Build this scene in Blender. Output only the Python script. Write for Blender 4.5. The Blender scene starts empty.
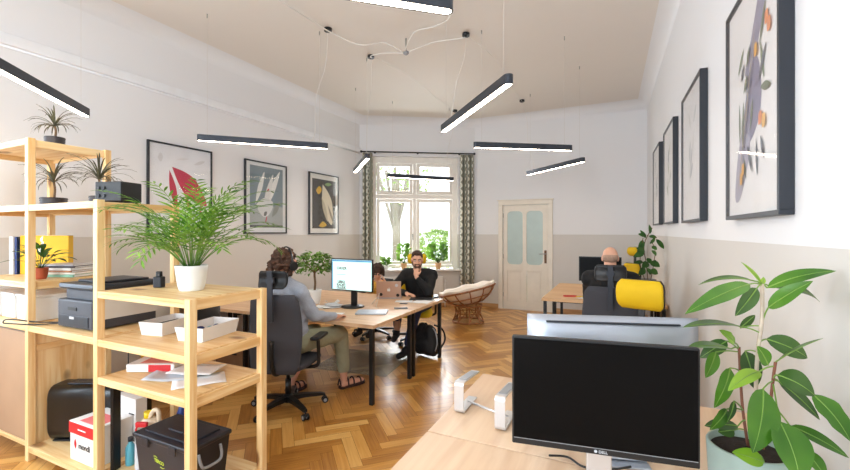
import bpy, bmesh, math, random
from mathutils import Vector, Matrix, noise
random.seed(7)
PI = math.pi
D = bpy.data
COL = bpy.context.scene.collection
scene = bpy.context.scene

# ------------------------------------------------------------------ helpers
F = 415.0
TH = math.atan(195 / 415.0)
CT, ST = math.cos(TH), math.sin(TH)


def at(px, py, depth):
    """a point of the room measured from the photograph: pixel and distance along the view"""
    X = (px - 425) / F * depth
    return Vector((X * CT - depth * ST, X * ST + depth * CT, 1.6 + (232 - py) / F * depth))


def lin(c):
    out = []
    for v in c:
        v = v / 255.0
        out.append(v / 12.92 if v <= 0.04045 else ((v + 0.055) / 1.055) ** 2.4)
    return (*out, 1.0)


def mat(name, rgb, rough=0.5, metal=0.0, spec=0.5, coat=0.0, bump=0.0, bscale=80.0, emit=0.0, var=0.0, vscale=6.0, trans=0.0, sheen=0.0):
    m = D.materials.new(name)
    m.use_nodes = True
    nt = m.node_tree
    b = nt.nodes['Principled BSDF']
    b.inputs['Base Color'].default_value = lin(rgb)
    b.inputs['Roughness'].default_value = rough
    b.inputs['Metallic'].default_value = metal
    b.inputs['Specular IOR Level'].default_value = spec
    b.inputs['Coat Weight'].default_value = coat
    b.inputs['Sheen Weight'].default_value = sheen
    if trans:
        b.inputs['Transmission Weight'].default_value = trans
    if emit:
        b.inputs['Emission Color'].default_value = lin(rgb)
        b.inputs['Emission Strength'].default_value = emit
    tc = nt.nodes.new('ShaderNodeTexCoord')
    n = nt.nodes.new('ShaderNodeTexNoise')
    n.inputs['Scale'].default_value = bscale if bump else vscale
    n.inputs['Detail'].default_value = 3
    nt.links.new(tc.outputs['Object'], n.inputs['Vector'])
    if bump:
        bp = nt.nodes.new('ShaderNodeBump')
        bp.inputs['Strength'].default_value = bump
        bp.inputs['Distance'].default_value = 0.004
        nt.links.new(n.outputs['Fac'], bp.inputs['Height'])
        nt.links.new(bp.outputs['Normal'], b.inputs['Normal'])
    v = var or 0.03
    n2 = nt.nodes.new('ShaderNodeTexNoise')
    n2.inputs['Scale'].default_value = vscale
    nt.links.new(tc.outputs['Object'], n2.inputs['Vector'])
    r = nt.nodes.new('ShaderNodeValToRGB')
    base = lin(rgb)
    r.color_ramp.elements[0].color = tuple(max(0, c * (1 - v)) for c in base[:3]) + (1,)
    r.color_ramp.elements[1].color = tuple(min(1, c * (1 + v)) for c in base[:3]) + (1,)
    r.color_ramp.elements[0].position = 0.3
    r.color_ramp.elements[1].position = 0.7
    nt.links.new(n2.outputs['Fac'], r.inputs['Fac'])
    nt.links.new(r.outputs['Color'], b.inputs['Base Color'])
    return m


def wood(name, c1, c2, axis=0, scale=1.0, rough=0.5, knots=0.0, coat=0.0, world=False, rotz=0.0):
    """grain stretched along one axis, with optional knots"""
    m = D.materials.new(name)
    m.use_nodes = True
    nt = m.node_tree
    L = nt.links.new
    b = nt.nodes['Principled BSDF']
    b.inputs['Roughness'].default_value = rough
    b.inputs['Coat Weight'].default_value = coat
    tc = nt.nodes.new('ShaderNodeTexCoord')
    mp = nt.nodes.new('ShaderNodeMapping')
    s = [14 * scale] * 3
    s[axis] = 0.9 * scale
    mp.inputs['Scale'].default_value = s
    mp.inputs['Rotation'].default_value = (0, 0, rotz)
    L(tc.outputs['Object'], mp.inputs['Vector'])
    n = nt.nodes.new('ShaderNodeTexNoise')
    n.inputs['Scale'].default_value = 2.2
    n.inputs['Detail'].default_value = 5
    n.inputs['Distortion'].default_value = 0.6
    L(mp.outputs['Vector'], n.inputs['Vector'])
    r = nt.nodes.new('ShaderNodeValToRGB')
    r.color_ramp.elements[0].position = 0.35
    r.color_ramp.elements[0].color = lin(c1)
    r.color_ramp.elements[1].position = 0.65
    r.color_ramp.elements[1].color = lin(c2)
    L(n.outputs['Fac'], r.inputs['Fac'])
    col = r.outputs['Color']
    if knots:
        mp2 = nt.nodes.new('ShaderNodeMapping')
        s2 = [5.0 * scale] * 3
        s2[axis] = 2.6 * scale
        mp2.inputs['Scale'].default_value = s2
        L(tc.outputs['Object'], mp2.inputs['Vector'])
        vo = nt.nodes.new('ShaderNodeTexVoronoi')
        vo.inputs['Scale'].default_value = 1.0
        L(mp2.outputs['Vector'], vo.inputs['Vector'])
        kr = nt.nodes.new('ShaderNodeValToRGB')
        kr.color_ramp.elements[0].position = 0.10
        kr.color_ramp.elements[0].color = (knots, knots, knots, 1)
        kr.color_ramp.elements[1].position = 0.19
        kr.color_ramp.elements[1].color = (0, 0, 0, 1)
        L(vo.outputs['Distance'], kr.inputs['Fac'])
        mx = nt.nodes.new('ShaderNodeMix')
        mx.data_type = 'RGBA'
        L(kr.outputs['Color'], mx.inputs['Factor'])
        L(col, mx.inputs[6])
        mx.inputs[7].default_value = lin((120, 70, 30))
        col = mx.outputs[2]
    L(col, b.inputs['Base Color'])
    bp = nt.nodes.new('ShaderNodeBump')
    bp.inputs['Strength'].default_value = 0.12
    bp.inputs['Distance'].default_value = 0.002
    L(n.outputs['Fac'], bp.inputs['Height'])
    L(bp.outputs['Normal'], b.inputs['Normal'])
    return m


def leafmat(name, c1, c2, rough=0.35, scale=9.0, trans=0.25):
    m = D.materials.new(name)
    m.use_nodes = True
    nt = m.node_tree
    L = nt.links.new
    b = nt.nodes['Principled BSDF']
    b.inputs['Roughness'].default_value = rough
    tc = nt.nodes.new('ShaderNodeTexCoord')
    n = nt.nodes.new('ShaderNodeTexNoise')
    n.inputs['Scale'].default_value = scale
    L(tc.outputs['Object'], n.inputs['Vector'])
    r = nt.nodes.new('ShaderNodeValToRGB')
    r.color_ramp.elements[0].position = 0.35
    r.color_ramp.elements[0].color = lin(c1)
    r.color_ramp.elements[1].position = 0.65
    r.color_ramp.elements[1].color = lin(c2)
    L(n.outputs['Fac'], r.inputs['Fac'])
    L(r.outputs['Color'], b.inputs['Base Color'])
    t = nt.nodes.new('ShaderNodeBsdfTranslucent')
    L(r.outputs['Color'], t.inputs['Color'])
    mx = nt.nodes.new('ShaderNodeMixShader')
    mx.inputs[0].default_value = trans
    L(b.outputs['BSDF'], mx.inputs[1])
    L(t.outputs['BSDF'], mx.inputs[2])
    L(mx.outputs[0], nt.nodes['Material Output'].inputs['Surface'])
    return m


def rotm(rz=0, rx=0, ry=0):
    return Matrix.Rotation(rz, 4, 'Z') @ Matrix.Rotation(rx, 4, 'X') @ Matrix.Rotation(ry, 4, 'Y')


def merge(bm, tmp, mtx=None, mi=0):
    if mtx is not None:
        tmp.transform(mtx)
    mp = {}
    for v in tmp.verts:
        mp[v] = bm.verts.new(v.co)
    for f in tmp.faces:
        try:
            nf = bm.faces.new([mp[v] for v in f.verts])
            nf.material_index = f.material_index or mi
            nf.smooth = f.smooth
        except ValueError:
            pass
    tmp.free()


def box(bm, c, s, rz=0, bev=0.0, seg=2, mi=0, rx=0, ry=0, smooth=False):
    t = bmesh.new()
    bmesh.ops.create_cube(t, size=1)
    t.transform(Matrix.Diagonal((s[0], s[1], s[2], 1)))
    if bev > 0:
        bmesh.ops.bevel(t, geom=t.edges[:], offset=min(bev, min(s) * 0.49), segments=seg, affect='EDGES', profile=0.5)
        if smooth:
            for f in t.faces:
                f.smooth = True
    for f in t.faces:
        f.material_index = mi
    merge(bm, t, Matrix.Translation(c) @ rotm(rz, rx, ry), mi)
    return bm


def basis(d):
    d = Vector(d).normalized()
    a = Vector((0, 0, 1)) if abs(d.z) < 0.95 else Vector((1, 0, 0))
    x = a.cross(d).normalized()
    return x, d.cross(x).normalized(), d


def ring(c, x, y, rx, ry, n):
    return [Vector(c) + x * (rx * math.cos(2 * PI * i / n)) + y * (ry * math.sin(2 * PI * i / n)) for i in range(n)]


def loft(bm, rings, cap=True, mi=0, smooth=True, closed=True):
    vr = [[bm.verts.new(p) for p in r] for r in rings]
    n = len(vr[0])
    for a, b in zip(vr, vr[1:]):
        for i in range(n if closed else n - 1):
            j = (i + 1) % n
            f = bm.faces.new((a[i], a[j], b[j], b[i]))
            f.smooth = smooth
            f.material_index = mi
    if cap and closed:
        for r, rev in ((vr[0], True), (vr[-1], False)):
            f = bm.faces.new(list(reversed(r)) if rev else r)
            f.material_index = mi
    return vr


def cyl(bm, p1, p2, r1, r2=None, n=16, mi=0, cap=True):
    r2 = r1 if r2 is None else r2
    p1, p2 = Vector(p1), Vector(p2)
    x, y, d = basis(p2 - p1)
    loft(bm, [ring(p1, x, y, r1, r1, n), ring(p2, x, y, r2, r2, n)], cap, mi)
    return bm


def tube(bm, pts, r, n=8, mi=0, radii=None):
    pts = [Vector(p) for p in pts]
    rings = []
    px = None
    for i, p in enumerate(pts):
        d = (pts[min(i + 1, len(pts) - 1)] - pts[max(i - 1, 0)])
        if d.length < 1e-9:
            d = Vector((0, 0, 1))
        d.normalize()
        if px is None:
            x, y, _ = basis(d)
        else:
            x = (px - d * px.dot(d))
            if x.length < 1e-6:
                x, y, _ = basis(d)
            x.normalize()
            y = d.cross(x)
        px = x
        rr = radii[i] if radii else r
        rings.append(ring(p, x, y, rr, rr, n))
    loft(bm, rings, True, mi)
    return bm


def spline(pts, k=6):
    pts = [Vector(p) for p in pts]
    out = []
    for i in range(len(pts) - 1):
        p0 = pts[max(i - 1, 0)]; p1 = pts[i]; p2 = pts[i + 1]; p3 = pts[min(i + 2, len(pts) - 1)]
        for j in range(k):
            t = j / k
            out.append(0.5 * ((2 * p1) + (p2 - p0) * t + (2 * p0 - 5 * p1 + 4 * p2 - p3) * t * t + (3 * p1 - p0 - 3 * p2 + p3) * t ** 3))
    out.append(pts[-1])
    return out


def lathe(bm, prof, n=28, c=(0, 0, 0), mi=0):
    c = Vector(c)
    rings = [ring(c + Vector((0, 0, z)), Vector((1, 0, 0)), Vector((0, 1, 0)), max(r, 1e-4), max(r, 1e-4), n) for r, z in prof]
    loft(bm, rings, True, mi)
    return bm


def ball(bm, c, r, sub=2, mi=0, rot=None):
    t = bmesh.new()
    bmesh.ops.create_icosphere(t, subdivisions=sub, radius=1)
    rr = (r, r, r) if not hasattr(r, '__len__') else r
    for f in t.faces:
        f.smooth = True
        f.material_index = mi
    M = Matrix.Translation(c) @ (rot.to_4x4() if rot else Matrix.Identity(4)) @ Matrix.Diagonal((*rr, 1))
    merge(bm, t, M, mi)
    return bm


def poly(bm, pts, mi=0, thick=None):
    vs = [bm.verts.new(p) for p in pts]
    f = bm.faces.new(vs)
    f.material_index = mi
    return f


def obj(name, bm, m, parent=None, loc=None, rz=None, recalc=True):
    me = D.meshes.new(name)
    if recalc:
        bmesh.ops.recalc_face_normals(bm, faces=bm.faces[:])
    bm.to_mesh(me)
    bm.free()
    for x in (m if isinstance(m, (list, tuple)) else [m]):
        me.materials.append(x)
    o = D.objects.new(name, me)
    COL.objects.link(o)
    if parent is not None:
        o.parent = parent
    if loc is not None:
        o.location = loc
    if rz is not None:
        o.rotation_euler = (0, 0, rz)
    return o


def tag(o, label=None, cat=None, group=None, kind=None):
    if label: o['label'] = label
    if cat: o['category'] = cat
    if group: o['group'] = group
    if kind: o['kind'] = kind
    return o


def thing(name, label, cat, loc=(0, 0, 0), rz=0, group=None):
    o = D.objects.new(name, None)
    o.empty_display_size = 0.1
    COL.objects.link(o)
    o.location = loc
    o.rotation_euler = (0, 0, rz)
    return tag(o, label, cat, group)


def struct(name, bm, m, parent=None, recalc=True):
    o = obj(name, bm, m, parent, recalc=recalc)
    if parent is None:
        o['kind'] = 'structure'
    return o


def dup(root, loc, rz, label=None):
    r = root.copy()
    COL.objects.link(r)
    r.location = loc
    r.rotation_euler = (0, 0, rz)
    if label:
        r['label'] = label
    for ch in list(root.children):
        c = ch.copy()
        COL.objects.link(c)
        c.parent = r
        for g in list(ch.children):
            d = g.copy()
            COL.objects.link(d)
            d.parent = c
    return r


def text_bm(body, size, origin, xdir, ydir, bold=0.0, align='CENTER'):
    """lettering as a mesh lying on the plane of xdir, ydir"""
    cu = D.curves.new('lettering', 'FONT')
    cu.body = body
    cu.size = size
    cu.align_x = align
    cu.align_y = 'CENTER'
    cu.offset = bold
    cu.extrude = 0.0004
    o = D.objects.new('lettering', cu)
    COL.objects.link(o)
    bpy.context.view_layer.update()
    dg = bpy.context.evaluated_depsgraph_get()
    me = D.meshes.new_from_object(o.evaluated_get(dg))
    bm = bmesh.new()
    bm.from_mesh(me)
    D.objects.remove(o)
    D.curves.remove(cu)
    D.meshes.remove(me)
    x = Vector(xdir).normalized(); y = Vector(ydir).normalized(); z = x.cross(y)
    M = Matrix((x, y, z)).transposed().to_4x4()
    M.translation = Vector(origin)
    bm.transform(M)
    return bm


def blob(name, prims, voxel, m, parent=None, smooth=4, disp=0.0, dscale=30.0):
    """one continuous surface grown over tapered limbs and ellipsoids"""
    bm = bmesh.new()
    for p in prims:
        if p[0] == 'cap':
            _, a, ra, b, rb = p
            a, b = Vector(a), Vector(b)
            if (b - a).length > 1e-5:
                cyl(bm, a, b, ra, rb, 14)
            ball(bm, a, ra, 2)
            ball(bm, b, rb, 2)
        elif p[0] == 'ell':
            _, c, r = p[:3]
            ball(bm, c, r, 3, rot=p[3] if len(p) > 3 else None)
    me = D.meshes.new(name)
    bm.to_mesh(me)
    bm.free()
    o = D.objects.new(name, me)
    COL.objects.link(o)
    md = o.modifiers.new('r', 'REMESH')
    md.mode = 'VOXEL'
    md.voxel_size = voxel
    if smooth:
        s = o.modifiers.new('s', 'SMOOTH')
        s.iterations = smooth
        s.factor = 0.5
    bpy.context.view_layer.update()
    dg = bpy.context.evaluated_depsgraph_get()
    me2 = D.meshes.new_from_object(o.evaluated_get(dg))
    o.modifiers.clear()
    o.data = me2
    me2.name = name
    D.meshes.remove(me)
    me2.materials.clear()
    me2.materials.append(m)
    if disp:
        for v in me2.vertices:
            n = noise.noise(v.co * dscale)
            v.co += v.normal * (n * disp)
    for p in me2.polygons:
        p.use_smooth = True
    if parent is not None:
        o.parent = parent
    return o


# ------------------------------------------------------------------ materials
M = {}
M['white'] = mat('white_lacquer', (236, 236, 234), 0.35)
M['wwood'] = mat('white_painted_wood', (242, 238, 230), 0.4)
M['dwood'] = mat('cream_painted_wood', (232, 224, 210), 0.42)
M['black'] = mat('black_plastic', (20, 20, 22), 0.4)
M['blackm'] = mat('black_metal', (22, 22, 24), 0.35, 0.3)
M['graym'] = mat('anthracite_metal', (62, 66, 74), 0.35, 0.55)
M['silver'] = mat('brushed_aluminium', (182, 188, 198), 0.38, 0.75)
M['alum'] = mat('satin_aluminium', (214, 214, 216), 0.32, 0.7)
M['chair'] = mat('charcoal_fabric', (66, 66, 72), 0.9, bump=0.3, bscale=400)
M['yellow'] = mat('yellow_fabric', (226, 186, 12), 0.75, bump=0.25, bscale=400)
M['screen_off'] = mat('dark_screen', (7, 6, 6), 0.4, spec=0.1)
M['pine'] = wood('pine_post', (226, 180, 118), (244, 216, 164), 2, 1.0, 0.5, knots=0.9)
M['pinex'] = wood('pine_board', (222, 176, 114), (242, 212, 160), 0, 0.8, 0.5, knots=0.75)
M['piney'] = wood('pine_rail', (222, 176, 114), (242, 212, 160), 1, 0.8, 0.5, knots=0.75)
M['oak'] = wood('oak_tabletop', (206, 164, 124), (226, 190, 152), 0, 0.55, 0.42, knots=0.5)
M['oaky'] = wood('pale_oak_tabletop', (214, 178, 144), (232, 202, 170), 1, 0.45, 0.42, knots=0.6)
M['beech'] = wood('beech_tabletop', (206, 160, 112), (220, 178, 130), 0, 0.5, 0.45)
M['edge'] = wood('table_edge', (196, 160, 120), (214, 180, 140), 0, 1.2, 0.5)
M['hardboard'] = mat('brown_hardboard', (176, 142, 112), 0.7, var=0.06, vscale=3)
M['rattan'] = mat('rattan_cane', (158, 104, 62), 0.5, var=0.25, vscale=25)
M['cushion'] = mat('cream_cushion', (238, 226, 212), 0.9, bump=0.3, bscale=60)
M['soil'] = mat('potting_soil', (44, 30, 22), 0.95, bump=0.9, bscale=90)
M['terracotta'] = mat('terracotta', (176, 84, 52), 0.75)
M['darkpot'] = mat('dark_ribbed_pot', (58, 54, 56), 0.55)
M['ppot'] = mat('peach_pot', (222, 176, 128), 0.6)
M['gpot'] = mat('sage_pot', (150, 168, 160), 0.45)
M['gpot2'] = mat('grey_pot', (120, 122, 122), 0.5)
M['leaf'] = leafmat('fresh_leaf', (66, 116, 34), (130, 170, 70))
M['leafp'] = leafmat('palm_leaf', (60, 120, 30), (144, 188, 72), 0.45, 14)
M['leafd'] = leafmat('dark_leaf', (30, 70, 26), (64, 110, 42))
M['leafr'] = leafmat('rubber_leaf', (48, 96, 24), (92, 142, 42), 0.28, 5, 0.18)
M['leafr2'] = leafmat('rubber_leaf_dark', (40, 74, 30), (74, 108, 46), 0.3, 5, 0.12)
M['leafr3'] = leafmat('rubber_leaf_young', (112, 160, 36), (160, 196, 70), 0.3, 5, 0.3)
M['vein'] = leafmat('leaf_vein', (110, 150, 62), (140, 172, 80), 0.4, 5, 0.1)
M['drac'] = leafmat('dracaena_leaf', (62, 62, 54), (104, 104, 80), 0.5, 12, 0.1)
M['bark'] = mat('bark', (112, 88, 62), 0.85, bump=0.6, bscale=60, var=0.2, vscale=20)
M['stemw'] = mat('pale_stem', (196, 180, 160), 0.7, var=0.15, vscale=30)
M['stemb'] = mat('brown_stem', (128, 78, 58), 0.7)
M['petal'] = mat('white_petal', (246, 246, 236), 0.6)
M['paper'] = mat('paper', (240, 240, 240), 0.75)
M['paperg'] = mat('paper_grey', (196, 200, 206), 0.7)
M['red'] = mat('red_print', (204, 32, 40), 0.5)
M['blackink'] = mat('black_ink', (16, 16, 16), 0.6)
M['skin'] = mat('skin', (222, 168, 140), 0.55, var=0.05, vscale=15)
M['skin2'] = mat('skin_warm', (214, 156, 128), 0.55, var=0.05, vscale=15)
M['hairb'] = mat('dark_brown_hair', (62, 42, 30), 0.7, bump=0.8, bscale=120, var=0.3, vscale=40)
M['hairc'] = mat('brown_curls', (78, 50, 34), 0.65, bump=0.9, bscale=90, var=0.35, vscale=40)
M['hairg'] = mat('grey_stubble', (170, 138, 118), 0.8, bump=0.5, bscale=300, var=0.15, vscale=60)
M['sweater'] = mat('grey_melange_sweater', (168, 176, 190), 0.95, bump=0.4, bscale=260, var=0.14, vscale=140)
M['olive'] = mat('olive_trousers', (156, 156, 130), 0.9, bump=0.3, bscale=200, var=0.06, vscale=20)
M['blacks'] = mat('black_shirt', (20, 19, 21), 0.85, bump=0.3, bscale=200)
M['jeans'] = mat('navy_jeans', (38, 46, 78), 0.9, bump=0.3, bscale=300, var=0.15, vscale=60)
M['shoe'] = mat('black_shoe', (24, 22, 24), 0.6)
M['sandal'] = mat('brown_sandal', (58, 34, 30), 0.7)
M['radi'] = mat('radiator_enamel', (232, 228, 222), 0.35)
M['tealp'] = mat('teal_liquid', (84, 160, 176), 0.3)
M['cream'] = mat('cream_plastic', (226, 206, 176), 0.45)
M['ylw'] = mat('yellow_plastic', (238, 206, 30), 0.4)
M['bluep'] = mat('blue_plastic', (30, 56, 120), 0.4)
M['navy'] = mat('navy_plastic', (24, 26, 36), 0.42)
M['lime'] = mat('lime_print', (186, 206, 60), 0.5)
M['greyp'] = mat('grey_plastic', (150, 152, 156), 0.4)
M['printer'] = mat('printer_charcoal', (62, 64, 72), 0.5)
M['printl'] = mat('printer_light_panel', (214, 210, 206), 0.5)
M['card'] = mat('cardboard', (140, 104, 76), 0.85, var=0.08, vscale=10)
M['cable'] = mat('white_cable', (226, 222, 216), 0.5)
M['steel'] = mat('steel_wire', (170, 168, 164), 0.35, 0.8)
M['wire'] = mat('pale_suspension_wire', (214, 208, 200), 0.5, 0.0)
M['led'] = mat('led_diffuser', (255, 238, 214), 0.5, emit=20.0)
M['glow'] = mat('monitor_picture', (196, 226, 222), 0.5, emit=0.75)
M['glowb'] = mat('monitor_toolbar', (90, 150, 190), 0.5, emit=0.5)
M['kraft'] = mat('rose_gold_lid', (196, 164, 146), 0.35, 0.5)
M['ylwbook'] = mat('yellow_board', (232, 184, 24), 0.6)

# window glass: lets the daylight straight through, with a faint reflection
g = D.materials.new('window_glass'); g.use_nodes = True
nt = g.node_tree; nt.nodes.remove(nt.nodes['Principled BSDF'])
tr = nt.nodes.new('ShaderNodeBsdfTransparent'); gl = nt.nodes.new('ShaderNodeBsdfGlossy'); gl.inputs['Roughness'].default_value = 0.02
mx = nt.nodes.new('ShaderNodeMixShader'); mx.inputs[0].default_value = 0.06
nt.links.new(tr.outputs[0], mx.inputs[1]); nt.links.new(gl.outputs[0], mx.inputs[2]); nt.links.new(mx.outputs[0], nt.nodes['Material Output'].inputs['Surface'])
M['glass'] = g
M['frost'] = mat('frosted_green_glass', (184, 202, 198), 0.35)
# clear floor mat
g = D.materials.new('clear_chair_mat'); g.use_nodes = True
nt = g.node_tree; b = nt.nodes['Principled BSDF']; b.inputs['Base Color'].default_value = lin((186, 188, 168)); b.inputs['Roughness'].default_value = 0.25
tr = nt.nodes.new('ShaderNodeBsdfTransparent'); mx = nt.nodes.new('ShaderNodeMixShader'); mx.inputs[0].default_value = 0.35
nt.links.new(tr.outputs[0], mx.inputs[1]); nt.links.new(b.outputs[0], mx.inputs[2]); nt.links.new(mx.outputs[0], nt.nodes['Material Output'].inputs['Surface'])
M['clear'] = g

# wall paint: white above, warm grey beige wainscot band painted up to 1.55 m
g = D.materials.new('wall_paint'); g.use_nodes = True
nt = g.node_tree; L = nt.links.new; b = nt.nodes['Principled BSDF']; b.inputs['Roughness'].default_value = 0.7
ge = nt.nodes.new('ShaderNodeNewGeometry'); sp = nt.nodes.new('ShaderNodeSeparateXYZ'); L(ge.outputs['Position'], sp.inputs[0])
gt = nt.nodes.new('ShaderNodeMath'); gt.operation = 'GREATER_THAN'; gt.inputs[1].default_value = 1.55; L(sp.outputs['Z'], gt.inputs[0])
mx = nt.nodes.new('ShaderNodeMix'); mx.data_type = 'RGBA'; L(gt.outputs[0], mx.inputs['Factor'])
mx.inputs[6].default_value = lin((212, 208, 203)); mx.inputs[7].default_value = lin((233, 233, 235))
L(mx.outputs[2], b.inputs['Base Color'])
no = nt.nodes.new('ShaderNodeTexNoise'); no.inputs['Scale'].default_value = 60; bp = nt.nodes.new('ShaderNodeBump'); bp.inputs['Strength'].default_value = 0.05
L(no.outputs['Fac'], bp.inputs['Height']); L(bp.outputs['Normal'], b.inputs['Normal'])
M['wall'] = g
M['ceil'] = mat('ceiling_paint', (228, 222, 215), 0.85, var=0.008, vscale=1.0)

# herringbone oak parquet: every block carries its own tone
g = D.materials.new('oak_parquet'); g.use_nodes = True
nt = g.node_tree; L = nt.links.new; b = nt.nodes['Principled BSDF']; b.inputs['Roughness'].default_value = 0.3; b.inputs['Coat Weight'].default_value = 0.25; b.inputs['Coat Roughness'].default_value = 0.16
ca = nt.nodes.new('ShaderNodeVertexColor'); ca.layer_name = 'block'
sc = nt.nodes.new('ShaderNodeSeparateColor'); L(ca.outputs['Color'], sc.inputs[0])
tc = nt.nodes.new('ShaderNodeTexCoord')
ns = []
for rz in (PI / 4, -PI / 4):
    mp = nt.nodes.new('ShaderNodeMapping'); mp.inputs['Rotation'].default_value = (0, 0, -rz); mp0 = nt.nodes.new('ShaderNodeMapping'); mp0.inputs['Scale'].default_value = (1.6, 26, 1)
    L(tc.outputs['Object'], mp.inputs['Vector']); L(mp.outputs[0], mp0.inputs['Vector'])
    n = nt.nodes.new('ShaderNodeTexNoise'); n.inputs['Scale'].default_value = 2.0; n.inputs['Detail'].default_value = 4; L(mp0.outputs[0], n.inputs['Vector']); ns.append(n)
mf = nt.nodes.new('ShaderNodeMix'); mf.data_type = 'FLOAT'; L(sc.outputs['Green'], mf.inputs[0]); L(ns[0].outputs['Fac'], mf.inputs[2]); L(ns[1].outputs['Fac'], mf.inputs[3])
ma = nt.nodes.new('ShaderNodeMath'); ma.operation = 'MULTIPLY_ADD'; L(mf.outputs[0], ma.inputs[0]); ma.inputs[1].default_value = 0.55; 
m2 = nt.nodes.new('ShaderNodeMath'); m2.operation = 'MULTIPLY'; L(sc.outputs['Red'], m2.inputs[0]); m2.inputs[1].default_value = 0.62; L(m2.outputs[0], ma.inputs[2])
rp = nt.nodes.new('ShaderNodeValToRGB'); L(ma.outputs[0], rp.inputs['Fac'])
e = rp.color_ramp.elements; e[0].position = 0.12; e[0].color = lin((150, 94, 38)); e[1].position = 0.92; e[1].color = lin((228, 180, 106))
k = e.new(0.5); k.color = lin((200, 142, 66))
L(rp.outputs['Color'], b.inputs['Base Color'])
M['parquet'] = g

# curtain print: pale lattice of pointed ovals on grey green
g = D.materials.new('curtain_print'); g.use_nodes = True
nt = g.node_tree; L = nt.links.new; b = nt.nodes['Principled BSDF']; b.inputs['Roughness'].default_value = 0.9
uv = nt.nodes.new('ShaderNodeUVMap'); sp = nt.nodes.new('ShaderNodeSeparateXYZ'); L(uv.outputs[0], sp.inputs[0])


def mth(op, a, bv=None):
    n = nt.nodes.new('ShaderNodeMath'); n.operation = op
    for i, v in enumerate((a, bv)):
        if v is None: continue
        if isinstance(v, (int, float)): n.inputs[i].default_value = v
        else: L(v, n.inputs[i])
    return n.outputs[0]


sx = mth('MULTIPLY', sp.outputs['X'], 2 * PI / 0.30); sy = mth('MULTIPLY', sp.outputs['Y'], 2 * PI / 0.28)
w1 = mth('MULTIPLY', mth('SINE', sy), 1.35)
a1 = mth('ABSOLUTE', mth('SINE', mth('MULTIPLY', mth('ADD', sx, w1), 0.5)))
a2 = mth('ABSOLUTE', mth('SINE', mth('MULTIPLY', mth('SUBTRACT', sx, w1), 0.5)))
ln = mth('LESS_THAN', mth('MINIMUM', a1, a2), 0.25)
mx = nt.nodes.new('ShaderNodeMix'); mx.data_type = 'RGBA'; L(ln, mx.inputs['Factor'])
mx.inputs[6].default_value = lin((158, 158, 142)); mx.inputs[7].default_value = lin((236, 234, 222)); L(mx.outputs[2], b.inputs['Base Color'])
t = nt.nodes.new('ShaderNodeBsdfTranslucent'); L(mx.outputs[2], t.inputs['Color']); ms = nt.nodes.new('ShaderNodeMixShader'); ms.inputs[0].default_value = 0.25
L(b.outputs[0], ms.inputs[1]); L(t.outputs[0], ms.inputs[2]); L(ms.outputs[0], nt.nodes['Material Output'].inputs['Surface'])
M['curtain'] = g

# ------------------------------------------------------------------ the room
H = 4.0
ZR = -2.6                                     # rear wall behind the camera
WA = Vector((-4.93, 7.27, 0)); WB = Vector((-2.84, 8.56, 0))
RW0 = lambda v: 0.632 - 0.0212 * v            # right wall leans in a little towards the far corner
RB = Vector((RW0(8.56), 8.56, 0)); RR = Vector((RW0(ZR), ZR, 0)); LR = Vector((-4.93, ZR, 0))
POLY = [LR, WA, WB, RB, RR]


def wall(name, a, b, holes=(), t=0.3, h=H):
    """a wall from a to b (room on its right-hand side), solid boxes around rectangular openings (s0, s1, z0, z1)"""
    d = (b - a); ln = d.length; d.normalize(); n = Vector((-d.y, d.x, 0))
    bm = bmesh.new()
    ss = sorted({0.0, ln} | {x for hh in holes for x in hh[:2]})
    zs = sorted({0.0, 1.55, h} | {x for hh in holes for x in hh[2:]})
    V = {}
    def vert(s, z, k):
        key = (round(s, 4), round(z, 4), k)
        if key not in V:
            V[key] = bm.verts.new(a + d * s + n * (t * k) + Vector((0, 0, z)))
        return V[key]
    solid = {}
    for i in range(len(ss) - 1):
        for j in range(len(zs) - 1):
            cs, cz = (ss[i] + ss[i + 1]) / 2, (zs[j] + zs[j + 1]) / 2
            solid[i, j] = not any(h0 < cs < h1 and z0 < cz < z1 for h0, h1, z0, z1 in holes)
    for (i, j), ok in solid.items():
        if not ok: continue
        s0, s1, z0, z1 = ss[i], ss[i + 1], zs[j], zs[j + 1]
        for k in (0, 1):
            q = [vert(s0, z0, k), vert(s1, z0, k), vert(s1, z1, k), vert(s0, z1, k)]
            bm.faces.new(q if k else q[::-1])
        for di, dj, p, q in ((-1, 0, (s0, z0), (s0, z1)), (1, 0, (s1, z1), (s1, z0)), (0, -1, (s1, z0), (s0, z0)), (0, 1, (s0, z1), (s1, z1))):
            if not solid.get((i + di, j + dj), False):
                bm.faces.new([vert(*p, 0), vert(*q, 0), vert(*q, 1), vert(*p, 1)])
    return struct(name, bm, M['wall'])


WD = (WB - WA).normalized(); WN = Vector((-WD.y, WD.x, 0))    # window wall direction, and outward normal
WIN = (0.24, 2.10, 0.80, 3.20)
wall('wall_left', LR, WA, [(1.0, 2.5, 0.8, 3.3), (3.0, 4.1, 0.8, 3.3)])
wall('wall_window_side', WA, WB, [WIN])
DOOR = (-2.22, -1.30, 0, 2.16)
wall('wall_back', WB, RB, [(DOOR[0] - WB.x, DOOR[1] - WB.x, -1, 2.16)])
wall('wall_right', RB, RR)
wall('wall_rear', RR, LR, [(0.8, 2.3, 0.8, 3.3), (3.2, 4.7, 0.8, 3.3)])
# ceiling and floor slabs
bm = bmesh.new()
up = [bm.verts.new(p + Vector((0, 0, H))) for p in POLY]; hi = [bm.verts.new(p + Vector((0, 0, H + 0.2))) for p in POLY]
bm.faces.new(up[::-1]); bm.faces.new(hi)
for i in range(5):
    j = (i + 1) % 5; bm.faces.new((up[i], up[j], hi[j], hi[i]))
struct('ceiling', bm, M['ceil'])
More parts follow.
